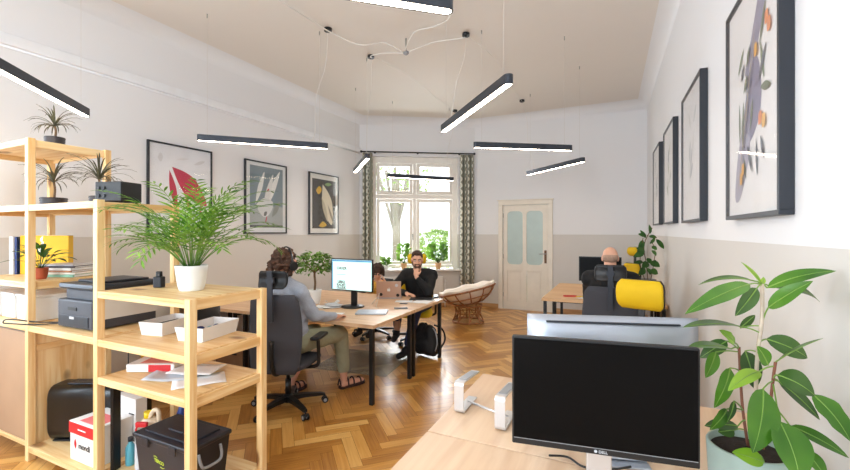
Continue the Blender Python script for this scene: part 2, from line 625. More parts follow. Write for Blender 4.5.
# coved corner between walls and ceiling
bm = bmesh.new()
R_ = 0.16
cen = sum(POLY, Vector()) / 5
def inset(i, off):
    p = POLY[i]; a = (POLY[i] - POLY[i - 1]).normalized(); b2 = (POLY[(i + 1) % 5] - POLY[i]).normalized()
    na = Vector((a.y, -a.x, 0)); nb = Vector((b2.y, -b2.x, 0))
    k = off / (1 + na.dot(nb))
    return p + (na + nb) * k
rg = []
for k in range(9):
    an = k / 8 * PI / 2
    off = R_ * (1 - math.cos(an)); z = H - R_ + R_ * math.sin(an)
    rg.append([bm.verts.new(inset(i, off) + Vector((0, 0, z))) for i in range(5)])
for a, b2 in zip(rg, rg[1:]):
    for i in range(5):
        j = (i + 1) % 5
        f = bm.faces.new((a[i], a[j], b2[j], b2[i])); f.smooth = True
struct('trim_1', bm, M['wall'])

# floor: herringbone blocks at 45 degrees to the walls
bm = bmesh.new()
lay = bm.loops.layers.color.new('block')
W_, L_ = 0.086, 0.43
def plank(x, y, w, h, o):
    c45 = math.sqrt(0.5); g_ = 0.0009
    r = random.random(); col = (r, o, random.random(), 1)
    vs = []
    pts = [(x + g_, y + g_), (x + w - g_, y + g_), (x + w - g_, y + h - g_), (x + g_, y + h - g_)]
    cx, cy = (x + w / 2 - y - h / 2) * c45 - 2.2, (x + w / 2 + y + h / 2) * c45 + 3
    if not (-5.5 < cx < 1.2 and -3.2 < cy < 9.2): return
    for px, py in pts:
        vs.append(bm.verts.new(((px - py) * c45 - 2.2, (px + py) * c45 + 3, 0)))
    f = bm.faces.new(vs)
    for lp in f.loops: lp[lay] = col
for k in range(-130, 131):
    for m_ in range(-9, 10):
        plank(k * W_ + m_ * 2 * L_, k * W_, L_, W_, 0)
        plank(k * W_ + L_ + m_ * 2 * L_, k * W_ - L_ + W_, W_, L_, 1)
for i in range(5):
    a = POLY[i]; d = (POLY[(i + 1) % 5] - a).normalized(); n = Vector((-d.y, d.x, 0))
    bmesh.ops.bisect_plane(bm, geom=bm.verts[:] + bm.edges[:] + bm.faces[:], plane_co=a, plane_no=n, clear_outer=True)
for f in bm.faces:
    if f.normal.z < 0: f.normal_flip()
lo = [bm.verts.new(p + Vector((0, 0, -0.0015))) for p in POLY]; l2 = [bm.verts.new(p + Vector((0, 0, -0.2))) for p in POLY]
fs = [bm.faces.new(lo), bm.faces.new(l2[::-1])]
for i in range(5):
    j = (i + 1) % 5; fs.append(bm.faces.new((lo[i], l2[i], l2[j], lo[j])))
for f in fs:
    f.material_index = 1
fs[0].normal_update()
if fs[0].normal.z < 0: fs[0].normal_flip()
struct('floor', bm, [M['parquet'], mat('floor_joint', (96, 56, 26), 0.6)], recalc=False)

# baseboards
def strip(name, a, b, m, z0, z1, t, s0=0.0, s1=None):
    d = (b - a).normalized(); n = Vector((d.y, -d.x, 0)); s1 = (b - a).length if s1 is None else s1
    bm = bmesh.new(); c = a + d * ((s0 + s1) / 2) + n * (t / 2)
    box(bm, (c.x, c.y, (z0 + z1) / 2), (s1 - s0, t, z1 - z0), math.atan2(d.y, d.x), 0.004)
    return bm
def base(name, a, b, parts):
    bm = bmesh.new()
    for s0, s1 in parts:
        merge(bm, strip('', a, b, None, 0.0, 0.09, 0.018, s0, s1))
    struct(name, bm, M['bb'])
M['bb'] = wood('baseboard_oak', (176, 130, 84), (202, 158, 108), 0, 0.8, 0.5)
base('baseboard_left', LR, WA, [(0.02, (WA - LR).length)])
base('baseboard_window_side', WA, WB, [(0.02, (WB - WA).length)])
base('baseboard_back', WB, RB, [(0.01, -2.30 - WB.x), (-1.22 - WB.x, RB.x - WB.x - 0.02)])
base('baseboard_right', RB, RR, [(0.02, 11.1)])
# white cable duct running along the left wall
bm = bmesh.new()
box(bm, (-4.93 + 0.03, 4.13, 3.30), (0.06, 6.22, 0.10), 0, 0.006)
cyl(bm, (-4.93 + 0.012, 1.03, 3.245), (-4.93 + 0.012, 7.2, 3.245), 0.012, n=8)
struct('trim_2', bm, mat('duct_white', (236, 238, 242), 0.5))

# window in the slanted wall: casement frame set back in the reveal
def wpt(s, off, z):                    # s along the window wall, off = towards the outside
    p = WA + WD * s + WN * off
    return Vector((p.x, p.y, z))
WRZ = math.atan2(WD.y, WD.x)
def wbox(bm, s0, s1, z0, z1, o0, o1, bev=0.005):
    c = wpt((s0 + s1) / 2, (o0 + o1) / 2, (z0 + z1) / 2)
    box(bm, c, (s1 - s0, o1 - o0, z1 - z0), WRZ, bev)
win = D.objects.new('window_1', None); COL.objects.link(win); win['kind'] = 'structure'
bm = bmesh.new()
s0, s1, z0, z1 = 0.26, 2.08, 0.84, 3.16
wbox(bm, 0.237, s0 + 0.09, 0.80, 3.203, 0.10, 0.2); wbox(bm, s1 - 0.09, 2.103, 0.80, 3.203, 0.10, 0.2)
wbox(bm, s0 + 0.09, s1 - 0.09, z1 - 0.09, 3.203, 0.10, 0.2); wbox(bm, s0 + 0.09, s1 - 0.09, z0, z0 + 0.06, 0.10, 0.2)
wbox(bm, s0 + 0.09, s1 - 0.09, 2.31, 2.40, 0.09, 0.2)
wbox(bm, 1.13, 1.20, z0 + 0.06, 2.31, 0.10, 0.2); wbox(bm, 1.13, 1.20, 2.40, z1 - 0.09, 0.10, 0.2)
obj('window_frame', bm, M['wwood'], win)
for a, b2, c, d in ((0.355, 1.125, 0.905, 2.305), (1.205, 1.985, 0.905, 2.305), (0.355, 1.125, 2.405, 3.065), (1.205, 1.985, 2.405, 3.065)):
    bm = bmesh.new(); w = 0.07
    wbox(bm, a, a + w, c, d, 0.085, 0.15); wbox(bm, b2 - w, b2, c, d, 0.085, 0.15)
    wbox(bm, a + w, b2 - w, c, c + w, 0.085, 0.15); wbox(bm, a + w, b2 - w, d - w, d, 0.085, 0.15)
    sash = obj('sash', bm, M['wwood'], win)
    bm = bmesh.new(); wbox(bm, a + w - 0.005, b2 - w + 0.005, c + w - 0.005, d - w + 0.005, 0.112, 0.118, 0)
    obj('pane', bm, M['glass'], sash)
bm = bmesh.new()
wbox(bm, 1.115, 1.135, 1.50, 1.56, 0.07, 0.086); tube(bm, [wpt(1.125, 0.07, 1.53), wpt(1.125, 0.045, 1.53), wpt(1.125, 0.04, 1.43)], 0.008)
obj('window_handle', bm, M['steel'], win)
bm = bmesh.new(); wbox(bm, 0.18, 2.16, 0.775, 0.815, -0.12, 0.10, 0.01)
obj('window_sill', bm, M['white'], win)
# plain windows behind the camera, in the left and rear walls
k = 2
for a, b2, holes in ((LR, WA, [(1.0, 2.5), (3.0, 4.1)]), (RR, LR, [(0.8, 2.3), (3.2, 4.7)])):
    d = (b2 - a).normalized(); n = Vector((-d.y, d.x, 0)); rz = math.atan2(d.y, d.x)
    for h0, h1 in holes:
        w_ = D.objects.new('window_%d' % k, None); COL.objects.link(w_); w_['kind'] = 'structure'; k += 1
        bm = bmesh.new()
        for c0, c1, e0, e1 in ((h0, h0 + 0.1, 0.8, 3.3), (h1 - 0.1, h1, 0.8, 3.3), (h0 + 0.1, h1 - 0.1, 0.8, 0.9), (h0 + 0.1, h1 - 0.1, 3.2, 3.3), (h0 + 0.1, h1 - 0.1, 2.35, 2.43), ((h0 + h1) / 2 - 0.04, (h0 + h1) / 2 + 0.04, 0.9, 2.35)):
            p = a + d * ((c0 + c1) / 2) + n * 0.15
            box(bm, (p.x, p.y, (e0 + e1) / 2), (c1 - c0, 0.08, e1 - e0), rz, 0.004)
        obj('window_frame', bm, M['wwood'], w_)
        bm = bmesh.new(); p = a + d * ((h0 + h1) / 2) + n * 0.15
        box(bm, (p.x, p.y, 2.05), (h1 - h0 - 0.2, 0.006, 2.3), rz)
        obj('pane', bm, M['glass'], w_)

# door in the back wall
door = D.objects.new('door_1', None); COL.objects.link(door); door['kind'] = 'structure'
Y0 = 8.56
bm = bmesh.new()
box(bm, (-2.265, Y0 - 0.015, 1.08), (0.09, 0.045, 2.16), 0, 0.008); box(bm, (-1.255, Y0 - 0.015, 1.08), (0.09, 0.045, 2.16), 0, 0.008)
box(bm, (-1.76, Y0 - 0.015, 2.205), (1.10, 0.045, 0.09), 0, 0.008); box(bm, (-1.76, Y0 - 0.025, 2.258), (1.14, 0.07, 0.02), 0, 0.006)
obj('door_casing', bm, M['dwood'], door)
lx0, lx1 = -2.216, -1.304
def rrect(cx, cz, w, h, r, n=6):
    pts = []
    for qx, qz, a0 in ((1, 1, 0), (-1, 1, 90), (-1, -1, 180), (1, -1, 270)):
        for i in range(n + 1):
            an = math.radians(a0 + 90 * i / n)
            pts.append((cx + qx * (w / 2 - r) + r * math.cos(an), cz + qz * (h / 2 - r) + r * math.sin(an)))
    return pts
bm = bmesh.new()
yf = Y0 + 0.02
# the leaf: front face with four openings made of stiles and rails, glazed panels and raised lower panels
for c0, c1, e0, e1 in ((lx0, -2.13, -0.02, 2.155), (-1.41, lx1, -0.02, 2.155), (-1.815, -1.735, 0.16, 2.03), (-2.13, -1.41, 2.03, 2.155), (-2.13, -1.815, 0.80, 0.93), (-1.735, -1.41, 0.80, 0.93), (-2.13, -1.41, -0.02, 0.16)):
    box(bm, ((c0 + c1) / 2, yf + 0.02, (e0 + e1) / 2), (c1 - c0, 0.04, e1 - e0), 0, 0.002)
for c in (-1.9725, -1.5725):
    w = 0.31
    box(bm, (c, yf + 0.03, 0.48), (w + 0.006, 0.016, 0.64), 0); box(bm, (c, yf + 0.018, 0.48), (w - 0.07, 0.014, 0.57), 0, 0.006)
    # corner fillets that round the glazed openings
    for qx in (-1, 1):
        for qz in (-1, 1):
            ww = 0.315 if c < -1.7 else 0.325
            cx = c + 0.0 + qx * ww / 2; cz = 1.48 + qz * 0.55; r = 0.085
            pts = [(cx, cz)]
            for i in range(7):
                an = PI / 2 * i / 6
                pts.append((cx - qx * r * (1 - math.cos(an)), cz - qz * r * (1 - math.sin(an))))
            fr = [bm.verts.new((x, yf, z)) for x, z in pts]; bk = [bm.verts.new((x, yf + 0.04, z)) for x, z in pts]
            bm.faces.new(fr); bm.faces.new(bk[::-1])
            for i in range(len(fr)):
                j = (i + 1) % len(fr); bm.faces.new((fr[i], fr[j], bk[j], bk[i]))
obj('door_leaf', bm, M['dwood'], door)
for c in (-1.9725, -1.5725):
    bm = bmesh.new(); box(bm, (c, yf + 0.022, 1.48), (0.33, 0.008, 1.11))
    obj('door_pane', bm, M['frost'], door)
bm = bmesh.new()
box(bm, (-1.355, yf - 0.006, 1.10), (0.045, 0.012, 0.26), 0, 0.004)
tag(obj('handle_plate', bm, mat('brown_handle_plate', (110, 74, 44), 0.5), door), 'brown handle plate')
bm = bmesh.new()
tube(bm, spline([(-1.355, yf - 0.01, 1.16), (-1.355, yf - 0.05, 1.16), (-1.39, yf - 0.055, 1.16), (-1.47, yf - 0.05, 1.155)], 4), 0.009)
obj('door_handle', bm, M['steel'], door)
for z in (0.25, 1.05, 1.9):
    bm = bmesh.new(); cyl(bm, (lx0, yf - 0.012, z), (lx0, yf - 0.012, z + 0.09), 0.009, n=8)
    obj('door_hinge', bm, M['steel'], door)
#--- PART2 ---

# ------------------------------------------------------------------ pine shelving: three bays stepping down
PX = [-4.61, -3.75, -2.905, -2.055]
VF, VB = 1.46, 1.94
PT = 0.044
def shelf_unit(name, label, x0, x1, top, levels, own_left, extra=None, side=False):
    t = thing(name, label, 'shelving unit', (x1, VF, 0), 0)
    ox, oy = x1, VF
    def pb(part, cx, cy, cz, sx, sy, sz, m, bev=0.003):
        bm = bmesh.new(); box(bm, (cx - ox, cy - oy, cz), (sx, sy, sz), 0, bev, 2)
        return obj(part, bm, m, t)
    xs = [x1] + ([x0] if own_left else [])
    for x in xs:
        for y in (VF, VB):
            pb('post', x, y, top / 2, PT, PT, top, M['pine'])
    for z in levels:
        xl = x0 + PT / 2 + 0.001; xr = x1 - PT / 2 - 0.001
        pb('shelf_board', (xl + xr) / 2, (VF + VB) / 2, z - 0.009, xr - xl, VB - VF + PT - 0.002, 0.018, M['pinex'])
        pb('front_rail', (xl + xr) / 2, VF - PT / 2 + 0.010, z - 0.0305, xr - xl, 0.018, 0.025, M['pinex'])
        pb('back_rail', (xl + xr) / 2, VB + PT / 2 - 0.010, z - 0.0305, xr - xl, 0.018, 0.025, M['pinex'])
        for x in xs:
            pb('side_rail', x, (VF + VB) / 2, z - 0.03, 0.018, VB - VF - PT, 0.055, M['piney'])
    return t, pb
tA, pbA = shelf_unit('pine_shelving', 'tall pine shelving unit at the left edge, with potted plants on top', PX[0], PX[1], 2.26, [2.255, 1.79, 1.25, 0.95], True)
# closed lower part: hardboard panel in front, planked pine side
pbA('front_panel', (PX[0] + PX[1]) / 2, VF - 0.006, 0.51, PX[1] - PX[0] - PT - 0.004, 0.008, 0.76, M['hardboard'])
pbA('panel_rail', (PX[0] + PX[1]) / 2, VF - 0.006, 0.112, PX[1] - PX[0] - PT - 0.004, 0.022, 0.03, M['pinex'])
pbA('side_panel', PX[1] - 0.002, (VF + VB) / 2, 0.50, 0.016, VB - VF - PT - 0.002, 0.82, M['pine'])
pbA('side_rail', PX[1] + 0.012, (VF + VB) / 2, 0.78, 0.014, VB - VF - PT - 0.002, 0.045, M['piney'])
tB, pbB = shelf_unit('pine_shelving', 'middle pine shelving unit holding the printer and the black shredder', PX[1], PX[2], 1.80, [1.79, 0.95, 0.11], False)
tC, pbC = shelf_unit('pine_shelving', 'low pine shelving unit with the potted palm on its top board', PX[2], PX[3], 1.245, [1.24, 0.945, 0.715, 0.11], False)

# ------------------------------------------------------------------ desks
def desk(label, x0, x1, y0, y1, topm, legs='both', group=None, edgem=None, h=0.745, th=0.034, legp=0.04):
    t = thing('office_desk', label, 'desk', ((x0 + x1) / 2, (y0 + y1) / 2, 0), 0, group)
    w, d = x1 - x0, y1 - y0
    bm = bmesh.new(); box(bm, (0, 0, h - th / 2), (w - 0.003, d - 0.003, th), 0, 0.002)
    obj('tabletop', bm, topm, t)
    for sx in (-1, 1):
        for sy in (-1, 1):
            bm = bmesh.new()
            box(bm, (sx * (w / 2 - legp), sy * (d / 2 - legp), (h - th) / 2), (0.04, 0.04, h - th), 0, 0.003)
            obj('leg', bm, M['blackm'], t)
    bm = bmesh.new()
    for sy in (-1, 1):
        box(bm, (0, sy * (d / 2 - 0.16), h - th - 0.016), (w - 0.30, 0.025, 0.03))
    for sx in (-1, 1):
        box(bm, (sx * (w / 2 - 0.16), 0, h - th - 0.016), (0.025, d - 2 * legp, 0.03))
    obj('frame', bm, M['blackm'], t)
    return t
desk('light wood desk where the woman in the grey sweater works', -3.66, -2.04, 3.23, 4.07, M['oak'])
desk('light wood desk holding the open laptop, nearest the bearded man', -3.66, -2.04, 4.075, 4.90, M['oak'])
desk('light wood desk behind the low shelving, against the left wall', -4.90, -3.665, 3.23, 4.07, M['oak'])
desk('light wood desk by the left wall, beyond the potted ficus', -4.90, -3.665, 4.075, 4.90, M['oak'])
desk('pale oak desk in the foreground with aluminium laptop stand', -0.75, 0.555, 1.62, 2.42, M['oaky'])
desk('pale oak desk in the foreground under the black monitor', -0.75, 0.555, 0.815, 1.615, M['oaky'])
desk('beech desk in front of the bald man', -0.92, 0.50, 5.50, 6.38, M['beech'])
desk('beech desk at the far right, before the yellow and black chair', -0.92, 0.48, 6.385, 7.27, M['beech'])

# ------------------------------------------------------------------ office chairs
def pad(rows, n=18, thick=0.05):
    """closed cushion: rows of (centre, half width, normal) from bottom to top; superelliptic section"""
    rings = []
    for c, hw, nrm, tk in rows:
        c = Vector(c); nrm = Vector(nrm).normalized()
        r = []
        for i in range(n):
            a = 2 * PI * i / n
            ca, sa = math.cos(a), math.sin(a)
            x = hw * math.copysign(abs(ca) ** 0.45, ca); y = tk / 2 * math.copysign(abs(sa) ** 0.6, sa)
            r.append(c + Vector((x, 0, 0)) + nrm * (y - 0.35 * (x * x) * -1 * 0.6))
        rings.append(r)
    return rings
def office_chair(label, loc, rz, backm, seatm, headm, shellm, arms=True, head=True, back_top=1.05, seat_h=0.47, back_w=0.24, head_w=0.145, head_h=0.075, base_rz=0.3, hz=1.2, back_bot=0.44):
    t = thing('office_chair', label, 'office chair', loc, rz)
    bm = bmesh.new()
    lathe(bm, [(0.034, 0.06), (0.045, 0.075), (0.045, 0.12), (0.03, 0.135)], 16)
    for k in range(5):
        a = base_rz + k * 2 * PI / 5; d = Vector((math.cos(a), math.sin(a), 0)); s = Vector((-d.y, d.x, 0))
        rings = []
        for r, z, w, h in ((0.03, 0.10, 0.03, 0.045), (0.15, 0.10, 0.026, 0.035), (0.30, 0.085, 0.018, 0.026), (0.33, 0.078, 0.016, 0.02)):
            c = d * r + Vector((0, 0, z))
            rings.append([c + s * w + Vector((0, 0, h / 2)), c - s * w + Vector((0, 0, h / 2)), c - s * w - Vector((0, 0, h / 2)), c + s * w - Vector((0, 0, h / 2))])
        loft(bm, rings, smooth=False)
    obj('star_base', bm, M['black'], t)
    for k in range(5):
        a = base_rz + k * 2 * PI / 5; d = Vector((math.cos(a), math.sin(a), 0)); s = Vector((-d.y, d.x, 0))
        bm = bmesh.new(); c = d * 0.33 + Vector((0, 0, 0.028)) + s * 0.0
        for q in (-1, 1):
            cyl(bm, c + s * q * 0.008, c + s * q * 0.026, 0.028, n=14)
        cyl(bm, c, c + Vector((0, 0, 0.045)), 0.008, n=8)
        box(bm, c + Vector((0, 0, 0.012)), (0.03, 0.012, 0.026), a)
        cs = obj('caster', bm, M['black'], t)
        bm = bmesh.new()
        cyl(bm, c - s * 0.0275, c + s * 0.0275, 0.016, n=12)
        obj('wheel_cap', bm, M['greyp'], cs)
    bm = bmesh.new(); cyl(bm, (0, 0, 0.13), (0, 0, 0.27), 0.026, n=14); cyl(bm, (0, 0, 0.27), (0, 0, seat_h - 0.09), 0.016, n=12)
    obj('gas_lift', bm, M['black'], t)
    bm = bmesh.new(); box(bm, (0, -0.02, seat_h - 0.085), (0.17, 0.24, 0.05), 0, 0.012)
    tube(bm, [(0.08, 0.02, seat_h - 0.09), (0.2, 0.03, seat_h - 0.1)], 0.006)
    obj('mechanism', bm, M['black'], t)
    bm = bmesh.new()
    rings = []
    for y, hw, z, tk in ((-0.235, 0.17, 0, 0.03), (-0.22, 0.205, 0, 0.06), (-0.1, 0.235, 0.0, 0.075), (0.1, 0.245, 0.0, 0.075), (0.2, 0.235, -0.005, 0.07), (0.245, 0.21, -0.02, 0.05), (0.255, 0.18, -0.025, 0.02)):
        r = []
        for i in range(20):
            a = 2 * PI * i / 20; ca, sa = math.cos(a), math.sin(a)
            r.append(Vector((hw * math.copysign(abs(ca) ** 0.4, ca), y, seat_h - 0.035 + z + tk / 2 * math.copysign(abs(sa) ** 0.6, sa))))
        rings.append(r)
    loft(bm, rings); obj('seat', bm, seatm, t)
    # backrest
    def back_rows(y_off, wk, tk, z0, z1):
        rows = []
        N = 12
        for i in range(N + 1):
            u = i / N; z = z0 + (z1 - z0) * u
            y = -0.245 - 0.02 * math.cos(u * PI * 1.1) - 0.055 * u * u + y_off
            w = back_w * wk * (0.80 + 0.24 * math.sin(min(1, u * 1.15) * PI * 0.62) - 0.22 * u)
            e = min(1.0, (1 - abs(2 * u - 1)) * 5 + 0.45)
            e2 = min(1.0, (1 - abs(2 * u - 1)) * 6 + 0.86)
            rows.append(((0, y, z), w * e2, (0, 1, 0.08), tk * e))
        return rows
    bm = bmesh.new(); loft(bm, pad(back_rows(0.0, 1.0, 0.05, back_bot, back_top))); obj('backrest', bm, backm, t)
    if shellm is not backm:
        bm = bmesh.new(); loft(bm, pad(back_rows(-0.03, 1.05, 0.02, back_bot - 0.005, back_top + 0.006))); obj('back_shell', bm, shellm, t)
    bm = bmesh.new(); yb = -0.245 - 0.01
    tube(bm, spline([(0, -0.06, seat_h - 0.09), (0, -0.24, seat_h - 0.08), (0, -0.315, seat_h + 0.02), (0, -0.325, seat_h + 0.22)], 5), 0.02, n=8)
    obj('back_bar', bm, M['black'], t)
    if head:
        bm = bmesh.new()
        yt = -0.245 - 0.055 + 0.01
        box(bm, (0, yt - 0.055, (back_top + hz) / 2 - 0.07), (0.05, 0.014, hz - back_top + 0.30), 0, 0.005, rx=0.04)
        box(bm, (0, yt - 0.052, hz), (0.07, 0.03, 0.05), 0, 0.006)
        obj('headrest_stem', bm, M['graym'] if headm is M['black'] else M['black'], t)
        def rows(yo, k, tk):
            out = []
            for i in range(9):
                u = i / 8; z = hz - head_h * k + 2 * head_h * k * u
                e = (1 - (2 * u - 1) ** 4) ** 0.5 if 0 < u < 1 else 0.35
                out.append(((0, yt - 0.02 + yo - 0.03 * (2 * u - 1) ** 2 + 0.02 * u, z), head_w * k * (0.72 + 0.28 * e), (0, 1, 0), tk * max(0.4, e)))
            return out
        bm = bmesh.new(); loft(bm, pad(rows(0.015, 1.0, 0.045))); hd = obj('headrest', bm, headm, t)
        if headm is not M['black']:
            bm = bmesh.new(); loft(bm, pad(rows(-0.012, 1.02, 0.022))); obj('headrest_shell', bm, M['black'], hd)
    if arms:
        for s in (-1, 1):
            bm = bmesh.new()
            tube(bm, spline([(s * 0.12, 0.0, seat_h - 0.09), (s * 0.27, 0.0, seat_h - 0.07), (s * 0.285, 0.0, seat_h + 0.02), (s * 0.285, -0.01, seat_h + 0.17)], 5), 0.017, n=8)
            box(bm, (s * 0.285, 0.02, seat_h + 0.19), (0.085, 0.25, 0.03), 0, 0.012, 3)
            obj('armrest', bm, M['black'], t)
    return t
BK, YL, CH = M['black'], M['yellow'], M['chair']
office_chair('charcoal office chair with black headrest under the woman in grey', (-2.725, 2.88, 0), 0.33, CH, CH, BK, CH, hz=1.20, back_top=1.07, base_rz=0.55, back_bot=0.40, back_w=0.262, head_w=0.128)
office_chair('yellow and black office chair under the bearded man', (-2.70, 5.44, 0), PI + 0.42, YL, YL, YL, BK, back_top=1.04, hz=1.19, base_rz=0.9, back_w=0.27)
office_chair('charcoal office chair of the bald man, seen from behind', (-0.09, 4.72, 0), 0.02, CH, CH, BK, CH, back_top=1.06, hz=1.20, back_w=0.29, head_w=0.145, head_h=0.08, back_bot=0.42)
office_chair('bright yellow office chair with large headrest behind the silver computer', (0.03, 3.20, 0), PI - 0.35, YL, YL, YL, BK, back_top=0.93, hz=1.13, head_w=0.165, head_h=0.11, back_w=0.25, arms=True)
office_chair('yellow and black office chair beyond the bald man, beside the corner plant', (-0.02, 7.60, 0), PI - 0.8, YL, YL, YL, BK, back_top=1.07, hz=1.27, head_w=0.10, back_w=0.21)
office_chair('yellow and black office chair without headrest behind the low shelving', (-3.93, 2.68, 0), 1.9, YL, YL, YL, BK, head=False, back_top=1.05)
office_chair('black office chair under the curly haired child', (-3.42, 5.46, 0), PI + 0.0, BK, BK, BK, BK, head=False, back_top=0.86, seat_h=0.46)

# ------------------------------------------------------------------ pendant light bars
def pendant(label, a, b, z=2.6, canopy=None, wires=True):
    a = Vector((*a, 0)); b = Vector((*b, 0)); d = b - a; ln = d.length; c = (a + b) / 2
    t = thing('pendant_light', label, 'pendant light', (c.x, c.y, z), math.atan2(d.y, d.x), 'black linear pendant lights')
    hw, hh = 0.032, 0.066
    def outline(w, l, zz, n=8):
        r = []
        for s, a0 in ((1, -90), (-1, 90)):
            for i in range(n + 1):
                an = math.radians(a0 + 180 * i / n); r.append(Vector((s * (l / 2 - w) + w * math.cos(an), w * math.sin(an), zz)))
        return r
    bm = bmesh.new(); loft(bm, [outline(hw, ln, 0.002), outline(hw, ln, hh)], smooth=False)
    loft(bm, [outline(hw, ln, 0.002), outline(hw, ln, -0.001), outline(hw - 0.007, ln - 0.014, -0.001), outline(hw - 0.007, ln - 0.014, 0.0019)], smooth=False, cap=False)
    obj('housing', bm, M['graym'], t)
    bm = bmesh.new(); loft(bm, [outline(hw - 0.008, ln - 0.016, 0.0), outline(hw - 0.008, ln - 0.016, 0.0018)], smooth=False)
    obj('diffuser', bm, M['led'], t)
    for s in (-1, 1):
        bm = bmesh.new(); tube(bm, [(s * (ln / 2 - 0.10), 0, hh), (s * (ln / 2 - 0.10), 0, H - z)], 0.0013, n=5)
        obj('suspension_wire', bm, M['wire'], t)
        bm = bmesh.new(); cyl(bm, (s * (ln / 2 - 0.10), 0, H - z - 0.045), (s * (ln / 2 - 0.10), 0, H - z), 0.006, n=8)
        obj('ceiling_hook', bm, M['steel'], t)
    if canopy:
        cc = Vector((canopy[0], canopy[1], 0)) - c
        Rm = Matrix.Rotation(-math.atan2(d.y, d.x), 3, 'Z'); cc = Rm @ cc
        bm = bmesh.new(); cyl(bm, (cc.x, cc.y, H - z - 0.035), (cc.x, cc.y, H - z), 0.045, n=18); cyl(bm, (cc.x, cc.y, H - z - 0.05), (cc.x, cc.y, H - z - 0.035), 0.012, n=8)
        obj('canopy', bm, M['black'], t)
        e = Vector((ln / 2 - 0.2, 0, hh)) if (cc - Vector((ln / 2, 0, 0))).length < (cc + Vector((ln / 2, 0, 0))).length else Vector((-ln / 2 + 0.2, 0, hh))
        bm = bmesh.new(); p = Vector((cc.x, cc.y, H - z - 0.04)); q = e
        tube(bm, spline([p, p.lerp(q, 0.3) + Vector((0.03, 0.02, 0)), p.lerp(q, 0.6) + Vector((-0.02, 0, 0)), p.lerp(q, 0.9) + Vector((0.03, 0, 0.0)), q], 5), 0.0028, n=6)
        obj('power_cord', bm, M['cable'], t)
    return t
pendant('black linear pendant light cut off by the left edge of the photo', (-3.26, 0.95), (-4.195, 2.016))
pendant('black linear pendant light cut off by the top edge of the photo', (-1.75, 0.83), (-0.690, 1.765))
pendant('black linear pendant light nearest above the middle of the room, rising to the right', (-1.61, 3.85), (-0.665, 2.765), canopy=(-1.684, 4.748))
pendant('black linear pendant light in front of the two left framed prints', (-4.184, 3.045), (-3.184, 4.028), canopy=(-3.114, 3.939))
pendant('black linear pendant light level to the right of the curtained window', (-1.573, 4.700), (-0.535, 5.396))
pendant('black linear pendant light above the door', (-1.484, 7.389), (-0.462, 6.315), canopy=(-1.611, 7.573))
pendant('black linear pendant light hanging before the upper window panes', (-3.843, 6.561), (-2.94, 7.574), canopy=(-2.937, 7.639))
pendant('short looking black pendant light beside the left curtain', (-4.053, 5.841), (-3.095, 4.767), canopy=(-3.065, 4.796))
hub = Vector((-2.401, 4.556, 3.93))
t = thing('cable_hub', 'small dark hub under the ceiling where the white cables meet', 'cable hub', (hub.x, hub.y, H))
bm = bmesh.new(); cyl(bm, (0, 0, -0.17), (0, 0, 0.01), 0.008, n=8); obj('hook_rod', bm, M['steel'], t)
bm = bmesh.new(); lathe(bm, [(0.008, -0.21), (0.035, -0.19), (0.035, -0.165), (0.008, -0.15)], 12); obj('hub_body', bm, M['greyp'], t)
hz_ = 3.83
def ccable(label, pts):
    bm = bmesh.new(); tube(bm, spline(pts, 7), 0.003 if label.startswith('thin') else 0.0075, n=6)
    tag(obj('ceiling_cable', bm, M['cable']), label, 'cable', 'white cables looped under the ceiling')
ccable('white cable sweeping from the hub to the top left edge of the photo', [(-2.44, 4.55, hz_), (-2.62, 4.40, 3.92), (-2.85, 4.20, 3.86), (-3.08, 3.96, 3.95), (-3.11, 3.6, 3.95), (-3.10, 3.2, 3.93), (-3.12, 2.6, 3.94)])
ccable('white cable looping from the hub toward the canopy near the left', [(-2.44, 4.58, hz_), (-2.7, 4.62, 3.9), (-2.95, 4.64, 3.92), (-3.05, 4.78, 3.96)])
ccable('white cable rising from the hub to the canopy on its right', [(-2.36, 4.56, hz_), (-2.1, 4.68, 3.94), (-1.85, 4.75, 3.96), (-1.70, 4.75, 3.95)])
ccable('white cable running from the hub toward the topmost pendant', [(-2.40, 4.52, hz_), (-2.18, 4.35, 3.94), (-1.9, 4.30, 3.93), (-1.69, 4.24, 3.97), (-1.5, 3.7, 3.97)])
ccable('thin cable slanting along the ceiling to the far pendant by the window', [(-3.0, 4.85, 3.97), (-2.9, 5.6, 3.975), (-2.95, 6.6, 3.975), (-2.94, 7.6, 3.975)])
ccable('thin cable slanting along the ceiling to the pendant above the door', [(-1.66, 4.80, 3.97), (-1.55, 5.6, 3.975), (-1.6, 6.6, 3.975), (-1.61, 7.53, 3.975)])

